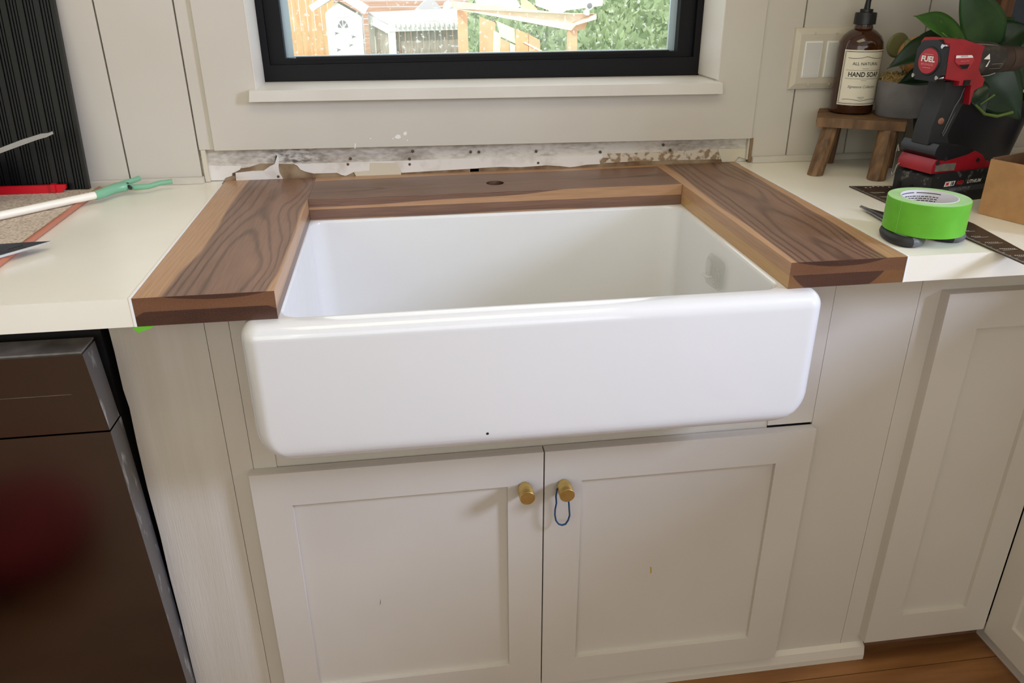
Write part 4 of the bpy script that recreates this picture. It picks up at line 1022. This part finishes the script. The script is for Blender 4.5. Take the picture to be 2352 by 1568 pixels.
def picture():
    t = thing('picture_frame', 'brown wooden picture frame with a gilt inner line on the wall at the upper right', 'picture frame', (1.72, .615, .45))
    x0, x1, z0, z1 = 1.5650, 1.93, .2150, .70
    def ringpart(name, i0, i1, y0, y1, mat):
        boxes(name, [(x0+i0, x0+i1, y0, y1, z0+i0, z1-i0), (x1-i1, x1-i0, y0, y1, z0+i0, z1-i0), (x0+i1, x1-i1, y0, y1, z0+i0, z0+i1), (x0+i1, x1-i1, y0, y1, z1-i1, z1-i0)], mat, t, .0008)
    ringpart('frame', 0, .0200, .598, .621, M['frame_wood'])
    ringpart('gilt_line', .0200, .0230, .603, .621, M['gilt'])
    ringpart('inner_frame', .0230, .0360, .606, .621, M['frame_wood'])
    ringpart('gilt_line', .0360, .0385, .609, .621, M['gilt'])
    box('picture', x0+.0385, x1-.0385, .615, .621, z0+.0385, z1-.0385, M['picture'], t)
picture()
# blue elastic band hanging from the right-hand knob
tie = [(0.5609, 0.05, -0.3845), (0.5597, 0.05, -0.398), (0.5607, 0.05, -0.411), (0.5588, 0.05, -0.4238), (0.5586, 0.05, -0.4342), (0.5606, 0.05, -0.4459), (0.5651, 0.05, -0.4534), (0.571, 0.05, -0.4563), (0.5768, 0.05, -0.4548), (0.581, 0.05, -0.4473), (0.5833, 0.05, -0.4378), (0.5823, 0.05, -0.4264), (0.5813, 0.05, -0.4132), (0.579, 0.05, -0.3958), (0.5758, 0.05, -0.381), (0.5686, 0.05, -0.3769)]
tag(ringtube('elastic_band', tie, .0014, M['tie'], None, 8, -1), 'blue elastic band looped over the right brass knob', 'elastic band')

def mound():  # invented object out of view, gives the dishwasher door its red reflection
    c = (-.60, -.49, FL)
    t = thing('unseen_red_mound', 'added unseen dark red cushion mirrored in the dishwasher door', 'mound', c)
    lathe('mound', [(.002, .001), (.150, .001), (.180, .020), (.190, .050), (.178, .085), (.140, .105), (.07, .112), (.002, .110)], c, varied('dark_red_cloth', (138, 12, 14), (116, 9, 12), 12., .8), t, 40)
    lathe('button', [(.001, .106), (.016, .108), (.014, .115), (.001, .117)], c, M['dark_print'], t, 16)
mound()

# ================================================================ OUTSIDE THE WINDOW
GZ = -3.2
struct(tag(box('ground', -30, 40, .95, 60, GZ-.2, GZ, M['lawn']), 'garden lawn outside the window', 'lawn'))
def fence(name, label, pxs, y, z1, mat, bw, horizontal=False):
    t = thing(name, label, 'fence', (pxs[0], y, GZ))
    x = pxs[0]
    if not horizontal:
        while x < pxs[1]:
            box('board', x, x+bw-.012, y+random.uniform(-.008, .008), y+.03, GZ, z1+random.uniform(-.02, .02), mat, t); x += bw
    else:
        z = GZ
        while z < z1: box('board', pxs[0], pxs[1], y+random.uniform(-.01, .01), y+.03, z, z+bw-.012, mat, t); z += bw
fence('cedar_fence', 'tall orange cedar board fence left of the white playhouse', (-2.9, -1.3917), 24, 1.4, M['fence'], .20)
fence('weathered_fence', 'brown weathered board fence behind the grey coop', (-1.3948, 3.9381), 24.4, 1.2, M['fence_brown'], .16, True)
def playhouse():
    y = 20.0
    t = thing('playhouse', 'small white gabled playhouse with a fan-shaped window', 'playhouse', (-0.9164, y, GZ))
    w = [(-1.2779, -0.4832), (-1.0058, -0.2349), (-0.4249, -0.5614)]
    prism('wall', [(w[0][0], GZ), (w[2][0], GZ), w[2], w[1], w[0]], XZ, y, y+1.4, M['bright_white'], t)
    for a, b in [[(-1.5703, -0.418), (-0.9436, -0.08)], [(-0.964, -0.0798), (-0.3429, -0.4898)]]:
        d = Vector((b[0]-a[0], b[1]-a[1])).normalized(); nn = Vector((-d.y, d.x))*.14
        prism('roof_board', [a, b, (b[0]+nn.x, b[1]+nn.y), (a[0]+nn.x, a[1]+nn.y)], XZ, y-.15, y+1.5, M['bright_white'], t)
    g = [(-1.2751, -0.4635), (-1.0033, -0.2155), (-0.4333, -0.5413), (-0.5329, -0.6086), (-0.7355, -0.5475), (-1.1532, -0.5815)]
    prism('gable_siding', g, XZ, y-.012, y+.01, M['shade_white'], t)
    c = (-0.8843, -0.81)
    for a0, a1 in ((8, 38), (48, 84), (96, 132), (142, 172)):
        P = [(c[0]+.035*math.cos(math.radians((a0+a1)/2)), c[1]+.035*math.sin(math.radians((a0+a1)/2)))] + [(c[0]+.125*math.cos(math.radians(a)), c[1]+.185*math.sin(math.radians(a))) for a in (a0, (a0+a1)/2, a1)]
        prism('window_pane', P, XZ, y-.02, y+.01, M['grey_print'], t)
    for p in [(-1.0613, -0.9162), (-0.6615, -1.0015), (-0.7416, -1.1902), (-1.0461, -1.2958)]:
        prism('bird_mark', [(p[0]-.05, p[1]+.03), (p[0]-.01, p[1]), (p[0]-.04, p[1]-.04), (p[0]+.02, p[1]-.012), (p[0]+.07, p[1]), (p[0]+.02, p[1]+.015)], XZ, y-.015, y+.01, M['grey_print'], t)
playhouse()
def coop():
    t = thing('garden_coop', 'grey garden coop with a pale roof and white fascia boards', 'shed', (0.9737, 19., GZ))
    def q(name, pts, th, mat):
        P = [Vector(p) for p in pts]; nn = (P[1]-P[0]).cross(P[-1]-P[0]).normalized()*th
        V = P + [p+nn for p in P]; n = len(P)
        part(name, V, [tuple(range(n)), tuple(range(2*n-1, n-1, -1))] + [(i, (i+1) % n, n+(i+1) % n, n+i) for i in range(n)], mat, t)
    B = lambda x: x
    q('roof', [(-0.2704, 20.6, -0.5297), (0.2199, 18.8, -0.6736), (1.9331, 18.8, -0.6393), (1.9535, 20.6, -0.4637)], .05, M['coop_roof'])
    q('fascia', [(-0.2805, 20.55, -0.5375), (0.2186, 18.8, -0.6923), (0.2152, 18.8, -0.88), (-0.2854, 20.55, -0.7289)], .05, M['bright_white'])
    q('fascia', [(0.2201, 18.78, -0.6726), (1.9315, 18.78, -0.6383), (1.926, 18.78, -0.8084), (0.2187, 18.78, -0.8318)], .05, M['bright_white'])
    xs_ = [0.2971, 1.8658]; z_ = -0.6436
    for k in range(14):
        x = xs_[0] + (xs_[1]-xs_[0])*k/14 + .03
        prism('fascia_shingle', [(x, z_-.10), (x+.05, z_-.10), (x+.05, z_+.02), (x, z_+.02)], XZ, 18.70, 18.76, M['coop_roof'], t)
    for px in [0.2004, 0.3512][:1]:
        box('post', px, px+.17, 18.8, 18.97, GZ, z_-.15, M['bright_white'], t)
    px = -0.2797
    box('post', px, px+.15, 20.5, 20.65, GZ, z_, M['shade_white'], t)
    x0, x1 = [0.3207, 1.9128]
    k = 0; x = x0
    while x < x1: box('wall_board', x, x+.125, 19.0+.01*(k % 2), 19.06, GZ, z_-.12, M['coop_wall'], t); x += .14; k += 1
    q('side_wall', [(-0.1337, 20.5, -0.7283), (0.2179, 19.0, -0.8356), (0.2179, 19.0, GZ), (-0.1337, 20.5, GZ)], .04, M['coop_wall'])
coop()
def tent():
    t = thing('covered_frame', 'pale grey peaked cover rising behind the coop roof', 'cover', (1.2895, 22., GZ))
    P = [(0.8652, -0.5691), (1.1816, -0.2936), (1.3721, -0.1888), (1.5166, -0.3182), (1.7269, -0.5788)]
    prism('cover', P + [(P[-1][0], GZ), (P[0][0], GZ)], XZ, 22., 22.5, M['garden_grey'], t)
    o = lathe('float_ball', [(.001, -.14)] + [(.14*math.cos(math.radians(x)), .14*math.sin(math.radians(x))) for x in range(-80, 81, 16)] + [(.001, .14)], (1.7949, 21.5, -0.4009), M['bright_white'], t, 20)
tent()
def pergola():
    t = thing('pergola', 'weathered pale cedar pergola with scalloped rafter ends', 'pergola', (1.6639, 8., GZ))
    YL, YR = 9.2, 6.6
    xl, xr = [1.112, 1.9286]
    zl, zr = [-0.0058, -0.0898]
    box('post', xl, xl+.115, YL, YL+.115, GZ, zl, M['pergola_orange'], t, .006, 1)
    box('post', xr, xr+.080, YR, YR+.085, GZ, zr, M['pergola_orange'], t, .006, 1)
    def beam(name, pts, dy, mat):
        bm = bmesh.new(); A = [bm.verts.new(p) for p in pts]; B = [bm.verts.new((p[0], p[1]+dy, p[2])) for p in pts]; n = len(pts)
        bm.faces.new(A); bm.faces.new(B)
        for i in range(n): bm.faces.new((A[i], A[(i+1) % n], B[(i+1) % n], B[i]))
        frombm(name, bm, mat, t)
    beam('beam', [(1.0405, 9.25, 0.0795), (1.0649, 9.2, -0.0051), (1.9395, 6.55, -0.1018), (1.9678, 6.5, -0.0554), (2.1463, 6.45, -0.0044), (2.1445, 6.45, 0.0389), (1.9174, 6.5, 0.0394)], .09, M['pergola'])
    beam('bracket', [(1.9297, 6.58, -0.1034), (1.9602, 6.58, -0.0375), (2.0276, 6.56, -0.0081), (2.1001, 6.56, -0.009), (2.0706, 6.56, -0.0894), (2.0188, 6.58, -0.1047)], .06, M['pergola_orange'])
    for i, q in enumerate([
        [(1.3566, 9.6, 0.1261), (1.7462, 8.9, 0.1473), (1.738, 8.3, 0.0463), (1.6606, 8.3, 0.0031), (1.5412, 8.9, 0.0378), (1.3567, 9.3, 0.0172)],
        [(1.798, 8.7, 0.142), (1.7958, 8.0, 0.0897), (1.8281, 7.8, 0.0452), (1.8398, 7.6, 0.0029), (1.7859, 7.6, -0.0129), (1.7117, 8.0, 0.0395)],
        [(1.885, 8.2, 0.1522), (2.384, 7.2, 0.1776), (2.359, 7.1, 0.0835), (1.9996, 7.1, 0.0446), (1.875, 7.0, -0.0192), (1.856, 7.2, 0.0424), (1.8032, 7.6, 0.0688)]]):
        beam('rafter', q, .07, M['pergola' if i != 1 else 'pergola_orange'])
pergola()
def gate():
    t = thing('garden_gate', 'orange and pale yellow board gate leaning under the pergola', 'gate', (1.9132, 11., GZ))
    L = [((1102,38),(1138,52),(1138,190),(1102,190),'pergola_orange'), ((1140,48),(1182,66),(1184,100),(1150,84),'pale_green'), ((1134,70),(1150,78),(1148,190),(1130,190),'pale_green'),
         ((1150,88),(1170,98),(1170,190),(1150,190),'pergola_orange'), ((1171,98),(1184,104),(1184,190),(1171,190),'pale_green'), ((1185,66),(1214,78),(1214,190),(1185,190),'fence'), ((1215,79),(1240,92),(1244,190),(1215,190),'pergola_orange'), ((1202,98),(1206,96),(1245,116),(1243,120),'pergola')]
    E_ = [[(1.5571, -0.177), (1.779, -0.2598), (1.7671, -1.0769), (1.5365, -1.0718)], [(1.7906, -0.2365), (2.0523, -0.3437), (2.0641, -0.5423), (1.8504, -0.4454)], [(1.7502, -0.3621), (1.8496, -0.4098), (1.8289, -1.0759), (1.7135, -1.0733)], [(1.8477, -0.4673), (1.9729, -0.5277), (1.969, -1.0778), (1.8405, -1.075)], [(1.9779, -0.527), (2.0598, -0.5635), (2.0578, -1.0786), (1.9741, -1.0767)], [(2.0654, -0.3416), (2.2478, -0.4137), (2.25, -1.0817), (2.0628, -1.0775)], [(2.2525, -0.4189), (2.4112, -0.4972), (2.4427, -1.0847), (2.2549, -1.0806)], [(2.1691, -0.5278), (2.1944, -0.5165), (2.4427, -0.6383), (2.4302, -0.6618)]]
    for i, (q, l) in enumerate(zip(E_, L)):
        q = [(x, max(z, GZ)) for x, z in q]
        prism('board', q, XZ, 11.-.01*i, 11.05-.01*i, M[l[4]], t)
gate()
def lantern():
    t = thing('round_lantern', 'small white round garden lamp on the pergola end', 'lamp', (2.0453, 6.45, 0.04))
    c = (2.0745, 6.45, 0.1075); b = (2.0576, 6.47, 0.0426)
    r = .038
    lathe('globe', [(.001, -.02), (r*.8, -.02), (r, -.01), (r, .01), (r*.8, .02), (.001, .02)], c, M['bright_white'], t, 24, axis='y')
    lathe('dial', [(.001, .0), (r*.62, .0), (r*.62, .008), (r*.5, .01), (.001, .01)], (c[0], c[1]-.018, c[2]), M['grey_print'], t, 24, axis='y')
    tube('bracket', [b, (c[0]-.01, c[1], c[2]-.03)], [.03, .016], M['bright_white'], t, 10)
lantern()
# grassy bank with ivy tufts
def bankz(x, y): return -2.4 + (y-8.)*.30 + .10*math.sin(x*2.1+y) + .06*math.sin(x*5.3-y*3.)
def bank():
    V = []; Fc = []; nx, ny = 46, 40; x0, x1, y0, y1 = 1.4, 12., 7.5, 20.
    for j in range(ny+1):
        for i in range(nx+1):
            y = y0 + (y1-y0)*j/ny; x = max(x0, 1.0+.10*(y-7.5)) + (x1-x0)*i/nx; V.append((x, y, bankz(x, y)))
    for j in range(ny):
        for i in range(nx): a = j*(nx+1)+i; Fc.append((a, a+1, a+nx+2, a+nx+1))
    o = part('grass_bank', V, Fc, M['grass'], None, True); struct(tag(o, 'rough green grassy bank right of the pergola', 'bank'))
    random.seed(11); V = []; Fc = []
    for k in range(9000):
        y = y0 + (y1-y0)*random.random()**1.2; x = max(x0, 1.0+.10*(y-7.5)) + (x1-x0-3.5)*random.random(); z = bankz(x, y)
        a = random.uniform(0, 6.28); s = random.uniform(.035, .10); h = random.uniform(.05, .20); b = len(V)
        V += [(x-s*math.cos(a), y-s*math.sin(a), z), (x+s*math.cos(a), y+s*math.sin(a), z), (x+random.uniform(-.08, .08), y-random.uniform(0, .10), z+h)]
        Fc.append((b, b+1, b+2))
    stuff(tag(part('ivy_tufts', V, Fc, M['grass_tuft']), 'tufts of grass and ivy covering the green bank', 'grass'))
bank()
def bush(name, label, c, r, n):
    random.seed(int(c[0]*100)); V = []; Fc = []
    for k in range(n):
        d = Vector((random.gauss(0, 1), random.gauss(0, 1), random.gauss(0, 1))).normalized()*r*random.random()**.4
        p = Vector(c) + d; s = r*.22; q = [Vector((random.uniform(-s, s), random.uniform(-s, s), random.uniform(-s, s))) for _ in range(3)]
        b = len(V); V += [tuple(p+v) for v in q]; Fc.append((b, b+1, b+2))
    t = thing(name, label, 'shrub', (c[0], c[1], GZ)); stuff(part('foliage', V, Fc, M['grass_tuft'], t))
    tube('trunk', [(c[0], c[1], GZ), c], .03, M['coop_wall'], t, 8)
bush('shrub', 'small yellow-green shrub beside the pale gate panel', (2.4217, 12.0, -0.4446), .13, 160)
bush('shrub', 'tiny yellow-green shrub above the orange gate boards', (1.8589, 12.0, -0.2496), .09, 120)
